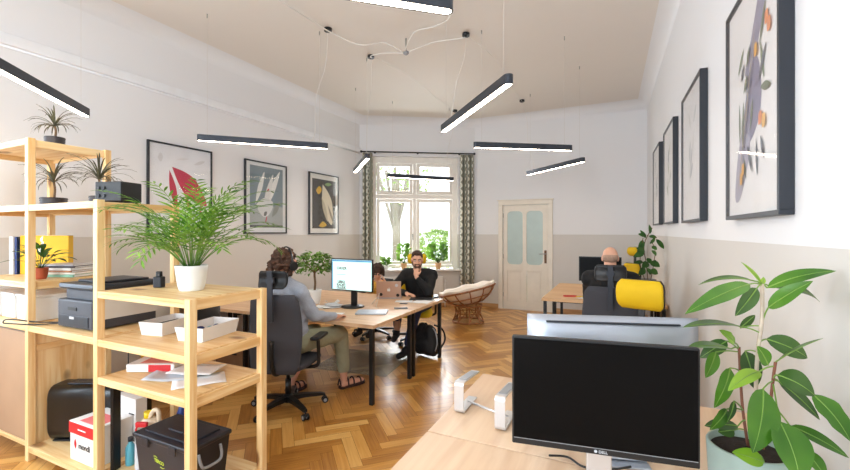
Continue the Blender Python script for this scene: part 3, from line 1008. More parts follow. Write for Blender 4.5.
# ------------------------------------------------------------------ framed prints
def bez(pts, k=8):
    return [(p.x, p.y) for p in spline([Vector((x, y, 0)) for x, y in pts + [pts[0]]], k)[:-1]]
def framed(label, origin, xdir, w, h, art, paper=(236, 236, 234), fw=0.02, depth=0.035, mount=None):
    """origin = bottom-left corner on the wall as one faces the print; xdir to the right; art = list of (colour, closed outline in 0..1)"""
    x = Vector(xdir).normalized(); y = Vector((0, 0, 1)); n = x.cross(y)      # n points back out of the wall? fixed below
    n = Vector((x.y, -x.x, 0))
    t = thing('framed_print', label, 'framed print', Vector(origin))
    def bar(bm, a0, a1, b0, b1, d0, d1, bev=0.002):
        c = x * ((a0 + a1) / 2) + y * ((b0 + b1) / 2) + n * ((d0 + d1) / 2)
        box(bm, c, (a1 - a0, d1 - d0, b1 - b0), math.atan2(x.y, x.x), bev)
    bm = bmesh.new()
    bar(bm, 0, w, 0, fw, 0.002, depth); bar(bm, 0, w, h - fw, h, 0.002, depth); bar(bm, 0, fw, fw, h - fw, 0.002, depth); bar(bm, w - fw, w, fw, h - fw, 0.002, depth)
    obj('frame', bm, M['frame'], t)
    bm = bmesh.new(); bar(bm, fw, w - fw, fw, h - fw, 0.004, depth - 0.014, 0)
    mats = [mat('print_paper', paper, 0.7)]
    for i, (c, pts) in enumerate(art):
        mats.append(mat('print_ink', c, 0.7))
        d = depth - 0.0136 + 0.0003 * i
        vs = [bm.verts.new(x * (fw + px * (w - 2 * fw)) + y * (fw + py * (h - 2 * fw)) + n * d) for px, py in pts]
        f = bm.faces.new(vs); f.material_index = len(mats) - 1
        f.normal_update()
        if f.normal.dot(n) < 0: f.normal_flip()
    bmesh.ops.triangulate(bm, faces=[f for f in bm.faces if f.material_index > 0])
    obj('print', bm, mats, t, recalc=False)
    bm = bmesh.new(); bar(bm, fw, w - fw, fw, h - fw, depth - 0.002, depth - 0.0008, 0)
    obj('glazing', bm, M['pglass'], t)
    return t
M['frame'] = mat('black_frame', (34, 38, 46), 0.4)
g = D.materials.new('picture_glass'); g.use_nodes = True
nt = g.node_tree; nt.nodes.remove(nt.nodes['Principled BSDF'])
tr = nt.nodes.new('ShaderNodeBsdfTransparent'); gl = nt.nodes.new('ShaderNodeBsdfGlossy'); gl.inputs['Roughness'].default_value = 0.05
fr = nt.nodes.new('ShaderNodeLayerWeight'); fr.inputs[0].default_value = 0.18
mx = nt.nodes.new('ShaderNodeMixShader'); fm = nt.nodes.new('ShaderNodeMath'); fm.operation = 'MULTIPLY'; fm.inputs[1].default_value = 0.3
nt.links.new(fr.outputs['Facing'], fm.inputs[0]); nt.links.new(fm.outputs[0], mx.inputs[0])
nt.links.new(tr.outputs[0], mx.inputs[1]); nt.links.new(gl.outputs[0], mx.inputs[2]); nt.links.new(mx.outputs[0], nt.nodes['Material Output'].inputs['Surface'])
M['pglass'] = g
def rect(a, b, c, d): return [(a, c), (b, c), (b, d), (a, d)]
def leafo(x0, y0, x1, y1, w):
    dx, dy = x1 - x0, y1 - y0; l = math.hypot(dx, dy); nx, ny = -dy / l * w, dx / l * w
    return bez([(x0, y0), (x0 + dx * .3 + nx * .8, y0 + dy * .3 + ny * .8), (x0 + dx * .6 + nx, y0 + dy * .6 + ny), (x1, y1), (x0 + dx * .6 - nx, y0 + dy * .6 - ny), (x0 + dx * .3 - nx * .8, y0 + dy * .3 - ny * .8)], 5)
XL = -4.93
# generic colour-field compositions in the colours of the prints
artA = [((196, 54, 84), leafo(.34, .76, .93, .34, .12)), ((196, 54, 84), leafo(.30, .72, .42, .28, .05)), ((206, 84, 104), leafo(.55, .46, .66, .24, .025)), ((206, 84, 104), leafo(.84, .40, .80, .18, .02)),
        ((216, 216, 220), bez([(.12, .84), (.17, .80), (.20, .86), (.16, .90)])), ((216, 216, 220), leafo(.70, .82, .90, .88, .02)),
        ((224, 224, 228), leafo(.40, .85, .62, .88, .012))]
framed('framed white print with crimson shapes, behind the palm on the left wall', (XL, 2.955, 1.565), (0, 1, 0), 0.83, 1.10, artA, (232, 234, 240))
artB = [((126, 142, 150), rect(.09, .92, .10, .95)), ((168, 176, 178), rect(.09, .92, .10, .38)), ((92, 98, 100), rect(.09, .92, .07, .105)),
        ((226, 228, 226), leafo(.22, .40, .44, .88, .05)), ((232, 234, 232), leafo(.42, .30, .84, .92, .06)), ((222, 224, 222), leafo(.40, .28, .66, .86, .06)),
        ((214, 218, 218), bez([(.24, .40), (.44, .50), (.66, .44), (.60, .30), (.46, .22), (.32, .28)])),
        ((196, 70, 84), leafo(.46, .13, .50, .24, .014)), ((196, 70, 84), leafo(.50, .60, .56, .64, .014)), ((108, 114, 112), leafo(.42, .24, .50, .30, .03)), ((144, 150, 144), leafo(.62, .22, .84, .46, .05))]
framed('framed grey-blue print with pale pointed shapes, middle of the left wall trio', (XL, 4.32, 1.575), (0, 1, 0), 0.83, 1.09, artB, (226, 230, 232))
artC = [((62, 58, 54), rect(.08, .92, .08, .92)), ((224, 214, 190), leafo(.44, .84, .78, .14, .17)), ((196, 186, 160), leafo(.40, .62, .62, .20, .05)), ((150, 138, 118), leafo(.62, .50, .86, .14, .03)),
        ((222, 176, 60), bez([(.20, .72), (.32, .80), (.40, .74), (.30, .66)])), ((140, 170, 110), leafo(.50, .84, .76, .86, .03)), ((216, 176, 60), bez([(.30, .12), (.44, .20), (.58, .14), (.44, .10)]))]
framed('framed dark print with a cream and yellow form, nearest the left curtain', (XL, 5.69, 1.56), (0, 1, 0), 0.83, 1.10, artC, (230, 228, 222))
# right wall: faces left; as one faces it the +x goes towards the camera
rd = (RR - RB).normalized()
def rpos(v, z): return (RW0(v), v, z)
artR = [((150, 146, 166), bez([(.66, .93), (.76, .96), (.80, .88), (.66, .74), (.52, .60), (.38, .64), (.52, .78)])),
        ((138, 134, 156), bez([(.46, .62), (.62, .66), (.70, .52), (.66, .40), (.50, .32), (.36, .34), (.38, .48)])),
        ((168, 164, 180), bez([(.30, .38), (.48, .34), (.44, .22), (.28, .08), (.16, .08), (.20, .24)]))]
rr = random.Random(4)
for k in range(16):
    x0 = .25 + .45 * rr.random(); y0 = .2 + .6 * rr.random(); a = rr.uniform(-2.6, 1.2); l = rr.uniform(.10, .2)
    artR.append((rr.choice([(120, 128, 110), (142, 150, 126), (108, 112, 120)]), leafo(x0, y0, x0 + l * math.cos(a), y0 + l * math.sin(a), .018)))
for x0, y0 in ((.78, .74), (.82, .70), (.30, .14), (.34, .18), (.68, .36), (.74, .34), (.60, .66)):
    artR.append((rr.choice([(222, 168, 90), (226, 150, 110), (230, 186, 120)]), leafo(x0, y0, x0 + .05, y0 + .05, .03)))
artR.append(((150, 140, 120), leafo(.24, .06, .62, .80, .010)))
framed('large framed print of grey-violet leaves with orange blossoms, nearest on the right wall', rpos(2.76, 1.665), rd, 0.78, 1.09, artR, (234, 232, 232), depth=0.05)
def faint(seed, cols):
    q = random.Random(seed); a = []
    for k in range(7):
        x0 = q.uniform(.35, .6); y0 = q.uniform(.2, .75); an = q.uniform(0.6, 2.4)
        a.append((q.choice(cols), leafo(x0, y0, x0 + .22 * math.cos(an), y0 + .18 * math.sin(an), .03)))
    return a
framed('framed pale print with faint grey shapes, second from the camera on the right wall', rpos(4.30, 1.678), rd, 0.83, 1.075, faint(2, [(206, 206, 206), (218, 216, 214), (190, 192, 196)]), (232, 230, 230), depth=0.05)
framed('framed pale print with olive sprigs, third from the camera on the right wall', rpos(5.66, 1.69), rd, 0.83, 1.07, faint(5, [(176, 180, 160), (198, 198, 180), (160, 160, 160)]), (230, 228, 226), depth=0.05)
framed('framed print farthest from the camera on the right wall', rpos(6.95, 1.695), rd, 0.83, 1.07, faint(9, [(170, 176, 168), (192, 190, 190)]), (228, 226, 224), depth=0.05)

# ------------------------------------------------------------------ curtains and rod, radiator
t = thing('curtain_rod', 'black curtain rod above the slanted window', 'curtain rod', wpt(0.05, -0.08, 3.27))
o3 = wpt(0.05, -0.08, 3.27)
bm = bmesh.new(); cyl(bm, Vector(), wpt(2.42, -0.08, 3.27) - o3, 0.014, n=12); obj('rod', bm, M['blackm'], t)
for s in (0.04, 2.43):
    bm = bmesh.new(); c = wpt(s, -0.08, 3.27) - o3; ball(bm, c, 0.026, 2); obj('finial', bm, M['blackm'], t)
for s in (0.32, 1.22, 2.12):
    bm = bmesh.new(); cyl(bm, wpt(s, -0.08, 3.27) - o3, wpt(s, 0.0, 3.27) - o3, 0.007, n=8); cyl(bm, wpt(s, -0.012, 3.27) - o3, wpt(s, 0.0, 3.27) - o3, 0.022, n=12)
    obj('rod_bracket', bm, M['blackm'], t)
def curtain(label, s0, s1, folds, zb):
    bm = bmesh.new(); uvl = bm.loops.layers.uv.new('UVMap')
    N = folds * 10; prev = None; arc = 0.0
    zs = [3.245, 3.1, 2.6, 2.0, 1.4, 0.8, zb]
    cols = []
    for i in range(N + 1):
        u = i / N; ph = u * folds * 2 * PI
        col = []
        for j, z in enumerate(zs):
            amp = 0.030 + 0.008 * math.sin(j * 1.3 + folds)
            s = s0 + (s1 - s0) * u + 0.01 * math.sin(ph * 2 + j * .4)
            col.append(wpt(s, -0.085 + amp * math.cos(ph + 0.15 * math.sin(j)), z))
        if prev: arc += (col[0] - prev[0]).length
        cols.append((arc, [bm.verts.new(p) for p in col])); prev = col
    for (a0, c0), (a1, c1) in zip(cols, cols[1:]):
        for j in range(len(zs) - 1):
            f = bm.faces.new((c0[j], c1[j], c1[j + 1], c0[j + 1])); f.smooth = True
            for lp, uvv in zip(f.loops, ((a0, zs[j]), (a1, zs[j]), (a1, zs[j + 1]), (a0, zs[j + 1]))): lp[uvl].uv = uvv
    o = obj('curtain', bm, M['curtain'])
    sm = o.modifiers.new('cloth thickness', 'SOLIDIFY'); sm.thickness = 0.003
    return tag(o, label, 'curtain')
curtain('grey-green lattice patterned curtain left of the window', 0.06, 0.27, 3, 0.25)
curtain('grey-green lattice patterned curtain right of the window', 2.12, 2.42, 4, 0.12)
t = thing('radiator', 'white panel radiator below the window sill', 'radiator', wpt(1.06, -0.035, 0.12))
o3 = wpt(1.06, -0.035, 0.12)
bm = bmesh.new(); box(bm, (0, 0, 0.28), (1.40, 0.05, 0.52), WRZ, 0.01)
for k in range(26):
    c = WD * (-0.67 + k * 0.0536) - WN * 0.031; box(bm, (c.x, c.y, 0.28), (0.03, 0.006, 0.46), WRZ, 0.002)
obj('radiator_panel', bm, M['radi'], t)
bm = bmesh.new(); c = WD * 0.73; cyl(bm, (c.x, c.y, 0.44), (c.x * 1.05, c.y * 1.05, 0.44), 0.022, n=12); tube(bm, [(c.x * 1.02, c.y * 1.02, 0.43), (c.x * 1.02, c.y * 1.02, -0.12)], 0.009); obj('radiator_valve', bm, M['white'], t)
for s in (-0.6, 0.6):
    bm = bmesh.new(); c = WD * s; box(bm, (c.x, c.y, -0.05), (0.03, 0.04, 0.14), WRZ); obj('radiator_foot', bm, M['radi'], t)

# ------------------------------------------------------------------ papasan chair
pc = Vector((-2.45, 7.02, 0))
t = thing('papasan_chair', 'rattan papasan chair with cream cushion below the right curtain', 'chair', pc, TH)
def circ(r, z, n=36, tilt=None, c=Vector()):
    pts = []
    for i in range(n + 1):
        a = 2 * PI * i / n; p = Vector((r * math.cos(a), r * math.sin(a), z))
        if tilt: p = tilt @ p
        pts.append(p + c)
    return pts
bm = bmesh.new()
tube(bm, circ(0.27, 0.02), 0.016); tube(bm, circ(0.24, 0.30), 0.016); tube(bm, circ(0.22, 0.17), 0.010)
for k in range(8):
    a = 2 * PI * k / 8
    tube(bm, spline([(0.27 * math.cos(a), 0.27 * math.sin(a), 0.02), (0.215 * math.cos(a), 0.215 * math.sin(a), 0.17), (0.245 * math.cos(a), 0.245 * math.sin(a), 0.32)], 4), 0.013)
    tube(bm, spline([(0.27 * math.cos(a), 0.27 * math.sin(a), 0.03), (0.2 * math.cos(a + .4), 0.2 * math.sin(a + .4), 0.17), (0.24 * math.cos(a + .78), 0.24 * math.sin(a + .78), 0.30)], 4), 0.007)
obj('rattan_base', bm, M['rattan'], t)
T3 = Matrix.Rotation(-0.23, 3, 'Y') @ Matrix.Rotation(-0.08, 3, 'X'); cc = Vector((0.0, 0, 0.50))
bm = bmesh.new()
tube(bm, circ(0.50, 0.07, 48, T3, cc), 0.018); tube(bm, circ(0.40, -0.06, 48, T3, cc), 0.011); tube(bm, circ(0.25, -0.155, 36, T3, cc), 0.011)
for k in range(12):
    a = 2 * PI * k / 12
    tube(bm, [T3 @ Vector((r * math.cos(a), r * math.sin(a), z)) + cc for r, z in ((0.50, 0.07), (0.45, -0.01), (0.37, -0.09), (0.25, -0.155), (0.10, -0.185), (0, -0.19))], 0.011)
obj('bowl_frame', bm, M['rattan'], t)
bm = bmesh.new()
prof = [(0.001, -0.165), (0.12, -0.16), (0.25, -0.13), (0.37, -0.06), (0.45, 0.01), (0.49, 0.07), (0.505, 0.11), (0.485, 0.13), (0.44, 0.10), (0.34, 0.03), (0.2, 0.0), (0.001, -0.02)]
rings = []
for r, z in prof:
    rings.append([T3 @ Vector((r * (1 + 0.018 * math.cos(8 * a)) * math.cos(a), r * (1 + 0.018 * math.cos(8 * a)) * math.sin(a), z + 0.012 * math.cos(8 * a) * min(1, r * 3))) + cc for a in [2 * PI * i / 64 for i in range(64)]])
loft(bm, rings); obj('cushion', bm, M['cushion'], t)
#--- PART3 ---
# ------------------------------------------------------------------ people
def V3(*a): return Vector(a)
def hand_prims(wr, d, n, curl=0.35, spread=0.12, s=1.0, thumb=1):
    """wrist, pointing direction, palm normal (fingers curl towards it); thumb side +1 or -1"""
    d = Vector(d).normalized(); n = Vector(n); n = (n - d * n.dot(d)).normalized(); x = d.cross(n).normalized() * thumb
    P = [('ell', wr + d * 0.045 * s, (0.040 * s, 0.048 * s, 0.016 * s), Matrix((x, d, n)).transposed())]
    P.append(('cap', wr - d * 0.01, 0.024 * s, wr + d * 0.03 * s, 0.022 * s))
    for k, (off, ln) in enumerate(((0.028, 0.074), (0.010, 0.082), (-0.009, 0.076), (-0.027, 0.060))):
        b = wr + d * 0.082 * s + x * off * s
        dirv = (d + x * off * spread * 12).normalized(); ang = curl * 0.6
        for seg, f in enumerate((0.45, 0.32, 0.23)):
            dd = dirv * math.cos(ang) + n * math.sin(ang)
            e = b + dd * ln * f * s
            P.append(('cap', b, (0.0092 - 0.0009 * seg) * s, e, (0.0086 - 0.0009 * seg) * s)); b = e; ang += curl
    b = wr + d * 0.03 * s + x * 0.030 * s
    d1 = (d * 0.75 + x * 0.62 + n * 0.25).normalized(); m = b + d1 * 0.040 * s; e = m + (d * 0.95 + x * 0.1 + n * 0.35).normalized() * 0.03 * s
    P += [('cap', b, 0.013 * s, m, 0.0105 * s), ('cap', m, 0.0105 * s, e, 0.009 * s)]
    return P
def head_prims(c, f, s=1.0, up=None):
    f = Vector(f).normalized(); up = Vector(up or (0, 0, 1)); up = (up - f * up.dot(f)).normalized(); r = f.cross(up)
    R = Matrix((r, f, up)).transposed()
    q = lambda x, y, z: c + (r * x + f * y + up * z) * s
    P = [('ell', q(0, -0.008, 0.028), (0.074 * s, 0.092 * s, 0.088 * s), R), ('ell', q(0, 0.022, -0.035), (0.058 * s, 0.066 * s, 0.078 * s), R),
         ('ell', q(0, 0.050, -0.092), (0.027 * s, 0.026 * s, 0.020 * s), R), ('cap', q(0, 0.088, 0.012), 0.010 * s, q(0, 0.108, -0.024), 0.0135 * s),
         ('ell', q(0, 0.083, -0.058), (0.022 * s, 0.010 * s, 0.010 * s), R), ('ell', q(0, 0.075, 0.034), (0.052 * s, 0.018 * s, 0.012 * s), R)]
    for e in (-1, 1):
        P.append(('ell', q(e * 0.077, -0.008, -0.008), (0.010 * s, 0.020 * s, 0.032 * s), R)); P.append(('ell', q(e * 0.040, 0.055, -0.028), (0.022 * s, 0.024 * s, 0.022 * s), R))
    return P, q, R
def limb(a, b, c, ra, rb, rc): return [('cap', a, ra, b, rb), ('cap', b, rb * 0.98, c, rc)]
def face_parts(root, q, R, s, browm):
    for e in (-1, 1):
        bm = bmesh.new(); ball(bm, q(e * 0.031, 0.079, 0.004), (0.0125 * s, 0.007 * s, 0.0055 * s), 2, rot=R); ball(bm, q(e * 0.031, 0.0865, 0.003), (0.005 * s, 0.003 * s, 0.005 * s), 2, 1, rot=R)
        obj('eye', bm, [M['paper'], M['blackink']], root)
        bm = bmesh.new(); tube(bm, [q(e * 0.012, 0.094, 0.020), q(e * 0.032, 0.092, 0.028), q(e * 0.052, 0.078, 0.022)], 0.0045 * s, n=6)
        obj('eyebrow', bm, browm, root)
def person(label, base, J, skin):
    t = thing('person', label, 'person', base)
    b = Vector(base); L_ = {k: (Vector(v) - b) for k, v in J.items()}
    return t, L_
def torso(J, sh_r=0.052, w=1.0, k=0.0):
    P = []
    pel, ch, nk = J['pelvis'], J['chest'], J['neck']
    P += [('cap', J['hl'], 0.095 + k, J['hr'], 0.095 + k), ('cap', pel + (J['hl'] - pel) * .5, 0.105 * w + k, ch + (J['sl'] - ch) * .45, 0.108 * w + k), ('cap', pel + (J['hr'] - pel) * .5, 0.105 * w + k, ch + (J['sr'] - ch) * .45, 0.108 * w + k),
          ('cap', J['sl'], sh_r + k, nk - V3(0, 0, .03), 0.05 + k), ('cap', J['sr'], sh_r + k, nk - V3(0, 0, .03), 0.05 + k)]
    return P

# --- woman at the near side of the table, seen from behind, headset on
base = (-2.62, 3.0, 0)
J = dict(pelvis=(-2.715, 2.930, 0.600), hl=(-2.795, 2.900, 0.600), hr=(-2.635, 2.950, 0.600), chest=(-2.755, 2.880, 0.970), neck=(-2.755, 2.880, 1.170), head=(-2.770, 2.900, 1.305),
         sl=(-2.915, 2.880, 1.070), sr=(-2.585, 2.870, 1.070), el=(-3.015, 3.050, 0.840), er=(-2.515, 2.990, 0.835), wl=(-2.790, 3.300, 0.785), wr=(-2.480, 3.260, 0.785),
         kl=(-2.835, 3.380, 0.580), kr=(-2.555, 3.420, 0.580), al=(-2.950, 3.160, 0.120), ar=(-2.565, 3.500, 0.110), tl=(-2.950, 3.340, 0.040), tr=(-2.480, 3.700, 0.035))
t, j = person('woman with curly brown hair in a grey sweater and olive trousers, typing', base, J, M['skin2'])
fdir = Vector((0.30, 1, -0.12))
hp, q, R = head_prims(j['head'], fdir)
P = hp + torso(j, 0.05, 0.9) + [('cap', j['neck'] - V3(0, 0, .08), 0.055, j['head'] - V3(0, 0, .05), 0.05)]
P += limb(j['sl'], j['el'], j['wl'], 0.048, 0.040, 0.026) + limb(j['sr'], j['er'], j['wr'], 0.048, 0.040, 0.026)
P += limb(j['hl'], j['kl'], j['al'], 0.085, 0.058, 0.038) + limb(j['hr'], j['kr'], j['ar'], 0.085, 0.058, 0.038)
for s_ in 'lr':
    P += [('cap', j['a' + s_] - V3(0, 0.02, 0.065), 0.034, j['a' + s_].lerp(j['t' + s_], .55) - V3(0, 0, .025), 0.034), ('cap', j['a' + s_].lerp(j['t' + s_], .55) - V3(0, 0, .03), 0.036, j['t' + s_], 0.026), ('cap', j['a' + s_], 0.038, j['a' + s_] - V3(0, 0, .06), 0.034)]
P += hand_prims(j['wl'], (0.25, 1, -0.06), (0, 0, -1), 0.25, thumb=-1) + hand_prims(j['wr'], (-0.10, 1, -0.06), (0, 0, -1), 0.25, thumb=1)
blob('body', P, 0.0075, M['skin2'], t, 3)
face_parts(t, q, R, 1, M['hairb'])
P = torso(j, 0.062, 0.98, 0.012) + limb(j['sl'], j['el'], j['wl'] + (j['el'] - j['wl']) * .12, 0.066, 0.056, 0.040) + limb(j['sr'], j['er'], j['wr'] + (j['er'] - j['wr']) * .12, 0.066, 0.058, 0.040)
P += [('cap', j['neck'] - V3(0, 0, .05), 0.07, j['neck'] + V3(0, 0, .0), 0.062)]
blob('sweater', P, 0.011, M['sweater'], t, 4, 0.012, 16)
P = limb(j['hl'], j['kl'], j['al'] + V3(0, 0, .09), 0.104, 0.080, 0.058) + limb(j['hr'], j['kr'], j['ar'] + V3(0, 0, .09), 0.104, 0.082, 0.060) + [('cap', j['hl'], 0.115, j['hr'], 0.115)]
blob('trousers', P, 0.011, M['olive'], t, 3, 0.008, 14)
for s_ in 'lr':
    a, b_ = j['a' + s_], j['t' + s_]; dr = (b_ - a); dr.z = 0; dr.normalize(); sd = Vector((-dr.y, dr.x, 0))
    bm = bmesh.new(); heel = a - dr * 0.05; heel.z = 0.016; toe = b_ + dr * 0.03; toe.z = 0.016
    rings = []
    for u, w_ in ((0, .02), (.06, .034), (.3, .036), (.6, .046), (.85, .044), (.97, .026), (1, .01)):
        c = heel.lerp(toe, u); rings.append([c + sd * w_ + V3(0, 0, .014), c - sd * w_ + V3(0, 0, .014), c - sd * w_ - V3(0, 0, .014), c + sd * w_ - V3(0, 0, .014)])
    loft(bm, rings, smooth=False)
    for u, h_ in ((.28, .092), (.5, .078), (.78, .06)):
        c = heel.lerp(toe, u); tube(bm, spline([c + sd * .042 + V3(0, 0, 0), c + sd * .036 + V3(0, 0, h_ * .7), c + V3(0, 0, h_), c - sd * .036 + V3(0, 0, h_ * .7), c - sd * .042], 4), 0.008, n=6)
    tube(bm, spline([heel + V3(0, 0, .02) + sd * .03, heel + V3(0, 0, .085), heel + V3(0, 0, .02) - sd * .03], 4), 0.008, n=6)
    obj('sandal', bm, M['sandal'], t)
rr = random.Random(3)
P = [('ell', q(0, -0.022, 0.038), (0.088, 0.098, 0.095), R)]
for k in range(150):
    a = rr.uniform(0, 2 * PI); z = rr.uniform(-0.11, 0.125)
    rad = 0.086 + 0.020 * rr.random() + (0.02 if z < 0 else 0)
    rad *= math.sqrt(max(0.1, 1 - max(0, z) ** 2 / 0.022))
    x, y = rad * math.cos(a), rad * math.sin(a)
    if y > 0.035 and z < 0.075: continue
    P.append(('ell', q(x * 0.92, y - 0.028, z + 0.01), (0.021, 0.021, 0.021)))
blob('hair', P, 0.008, M['hairc'], t, 1, 0.010, 60)
bm = bmesh.new(); tube(bm, [q(0.128 * math.cos(a), -0.015, 0.158 * math.sin(a) + 0.0) for a in [PI * k / 18 for k in range(19)]], 0.007, n=8)
for e in (-1, 1):
    cyl(bm, q(e * 0.102, -0.0, -0.012), q(e * 0.142, -0.0, -0.012), 0.040, n=18)
tube(bm, spline([q(0.132, 0.0, -0.03), q(0.09, 0.06, -0.075), q(0.05, 0.11, -0.08)], 4), 0.0035, n=6)
obj('headset', bm, M['black'], t)

# --- bearded man facing the room, chin resting on his hand
M['beard'] = mat('short_beard', (104, 74, 58), 0.75, bump=0.5, bscale=200)
base = (-2.55, 5.25, 0)
J = dict(pelvis=(-2.60, 5.36, 0.60), hl=(-2.50, 5.34, 0.60), hr=(-2.70, 5.36, 0.60), chest=(-2.57, 5.27, 0.92), neck=(-2.555, 5.20, 1.07), head=(-2.545, 5.16, 1.215),
         sl=(-2.37, 5.26, 1.00), sr=(-2.74, 5.20, 0.99), el=(-2.30, 5.01, 0.80), er=(-2.86, 5.00, 0.80), wl=(-2.47, 4.985, 1.00), wr=(-2.55, 4.86, 0.785),
         kl=(-2.40, 4.86, 0.60), kr=(-2.72, 4.93, 0.60), al=(-2.46, 4.72, 0.13), ar=(-2.83, 5.10, 0.22), tl=(-2.50, 4.55, 0.05), tr=(-2.80, 4.95, 0.13))
t, j = person('bearded man in a black shirt resting his chin on his hand', base, J, M['skin'])
fdir = Vector((0.50, -1, -0.20))
hp, q, R = head_prims(j['head'], fdir)
P = hp + torso(j, 0.06, 1.0) + [('cap', j['neck'] - V3(0, 0, .08), 0.06, j['head'] - V3(0, 0, .05), 0.056)]
P += limb(j['sl'], j['el'], j['wl'], 0.052, 0.045, 0.028) + limb(j['sr'], j['er'], j['wr'], 0.052, 0.045, 0.028)
P += limb(j['hl'], j['kl'], j['al'], 0.09, 0.06, 0.04) + limb(j['hr'], j['kr'], j['ar'], 0.09, 0.06, 0.04)
P += hand_prims(j['wl'], (-0.22, 0.35, 0.95), (-0.2, 0.9, -0.2), 0.75, thumb=-1) + hand_prims(j['wr'], (1, -0.35, -0.04), (0, 0, -1), 0.3, thumb=-1)
blob('body', P, 0.0075, M['skin'], t, 3)
face_parts(t, q, R, 1, M['hairb'])
P = torso(j, 0.076, 1.08, 0.016) + limb(j['sl'], j['el'], j['wl'] + (j['el'] - j['wl']) * .18, 0.078, 0.064, 0.044) + limb(j['sr'], j['er'], j['wr'] + (j['er'] - j['wr']) * .1, 0.078, 0.064, 0.044)
P += [('cap', j['neck'] - V3(0, 0, .06), 0.085, j['neck'] - V3(0, 0, .0), 0.068)]
blob('shirt', P, 0.011, M['blacks'], t, 4, 0.008, 14)
P = limb(j['hl'], j['kl'], j['al'] + V3(0, 0, .05), 0.106, 0.078, 0.05) + limb(j['hr'], j['kr'], j['ar'] + V3(0, 0, .05), 0.106, 0.078, 0.05) + [('cap', j['hl'], 0.115, j['hr'], 0.115)]
blob('jeans', P, 0.011, M['jeans'], t, 3, 0.006, 14)
for s_ in 'lr':
    a, b_ = j['a' + s_], j['t' + s_]
    blob('shoe', [('cap', a - V3(0, 0, .07) + (a - b_) * .15, 0.04, b_, 0.04), ('cap', a - V3(0, 0, .01), 0.045, a.lerp(b_, .4) - V3(0, 0, .01), 0.042)], 0.008, M['shoe'], t, 2)
P = [('ell', q(0, -0.020, 0.046), (0.081, 0.092, 0.084), R), ('ell', q(0, -0.045, 0.0), (0.078, 0.062, 0.07), R), ('ell', q(0, 0.035, 0.096), (0.055, 0.045, 0.025), R)]
blob('hair', P, 0.007, M['hairb'], t, 2, 0.005, 50)
P = [('ell', q(0, 0.046, -0.088), (0.046, 0.040, 0.034), R), ('cap', q(-0.064, 0.0, -0.045), 0.014, q(-0.03, 0.05, -0.09), 0.02), ('cap', q(0.064, 0.0, -0.045), 0.014, q(0.03, 0.05, -0.09), 0.02),
     ('cap', q(-0.026, 0.085, -0.046), 0.008, q(0.026, 0.085, -0.046), 0.008), ('cap', q(-0.030, 0.078, -0.05), 0.009, q(-0.026, 0.07, -0.09), 0.012), ('cap', q(0.030, 0.078, -0.05), 0.009, q(0.026, 0.07, -0.09), 0.012)]
blob('beard', P, 0.006, M['beard'], t, 2, 0.003, 60)

# --- curly haired child behind the laptop
base = (-3.3, 5.38, 0)
J = dict(pelvis=(-3.34, 5.42, 0.56), hl=(-3.27, 5.40, 0.56), hr=(-3.41, 5.42, 0.56), chest=(-3.30, 5.36, 0.78), neck=(-3.28, 5.33, 0.87), head=(-3.27, 5.30, 0.985),
         sl=(-3.16, 5.32, 0.82), sr=(-3.42, 5.36, 0.82), el=(-3.08, 5.12, 0.79), er=(-3.44, 5.10, 0.78), wl=(-3.03, 5.10, 0.90), wr=(-3.25, 4.97, 0.785),
         kl=(-3.22, 5.08, 0.56), kr=(-3.40, 5.06, 0.56), al=(-3.22, 5.05, 0.20), ar=(-3.40, 5.04, 0.20), tl=(-3.20, 4.92, 0.14), tr=(-3.40, 4.91, 0.14))
t, j = person('child with dark curly hair and yellow sleeves, half hidden behind the laptop', base, J, M['skin'])
hp, q, R = head_prims(j['head'], Vector((0.55, -1, -0.35)), 0.88)
P = hp + [('cap', j['neck'] - V3(0, 0, .05), 0.045, j['head'] - V3(0, 0, .04), 0.043)]
P += [('cap', j['hl'], 0.075, j['hr'], 0.075), ('cap', j['pelvis'], 0.10, j['chest'], 0.10), ('cap', j['sl'], 0.042, j['neck'], 0.045), ('cap', j['sr'], 0.042, j['neck'], 0.045)]
P += limb(j['sl'], j['el'], j['wl'], 0.038, 0.032, 0.021) + limb(j['sr'], j['er'], j['wr'], 0.038, 0.032, 0.021)
P += limb(j['hl'], j['kl'], j['al'], 0.07, 0.048, 0.033) + limb(j['hr'], j['kr'], j['ar'], 0.07, 0.048, 0.033)
P += hand_prims(j['wl'], (-0.3, -0.2, 0.9), (-0.7, -0.4, 0), 0.5, s=0.8, thumb=1) + hand_prims(j['wr'], (0.6, -0.6, -0.03), (0, 0, -1), 0.3, s=0.8, thumb=-1)
blob('body', P, 0.0075, M['skin'], t, 3)
face_parts(t, q, R, 0.88, M['hairb'])
P = [('cap', j['pelvis'], 0.112, j['chest'], 0.112), ('cap', j['sl'], 0.056, j['neck'] - V3(0, 0, .03), 0.055), ('cap', j['sr'], 0.056, j['neck'] - V3(0, 0, .03), 0.055)]
P += limb(j['sl'], j['el'], j['wl'] + (j['el'] - j['wl']) * .25, 0.054, 0.048, 0.036) + limb(j['sr'], j['er'], j['wr'] + (j['er'] - j['wr']) * .25, 0.054, 0.046, 0.036)
blob('shirt', P, 0.010, mat('yellow_patterned_cotton', (222, 168, 72), 0.85, var=0.35, vscale=45), t, 3, 0.005, 18)
P = limb(j['hl'], j['kl'], j['al'], 0.085, 0.062, 0.045) + limb(j['hr'], j['kr'], j['ar'], 0.085, 0.062, 0.045) + [('cap', j['hl'], 0.092, j['hr'], 0.092)]
blob('trousers', P, 0.011, M['jeans'], t, 3, 0.005, 14)
for s_ in 'lr':
    a, b_ = j['a' + s_], j['t' + s_]
    blob('shoe', [('cap', a - V3(0, 0, .05), 0.036, b_, 0.034), ('cap', a - V3(0, 0, .01), 0.038, a.lerp(b_, .4), 0.034)], 0.008, M['shoe'], t, 2)
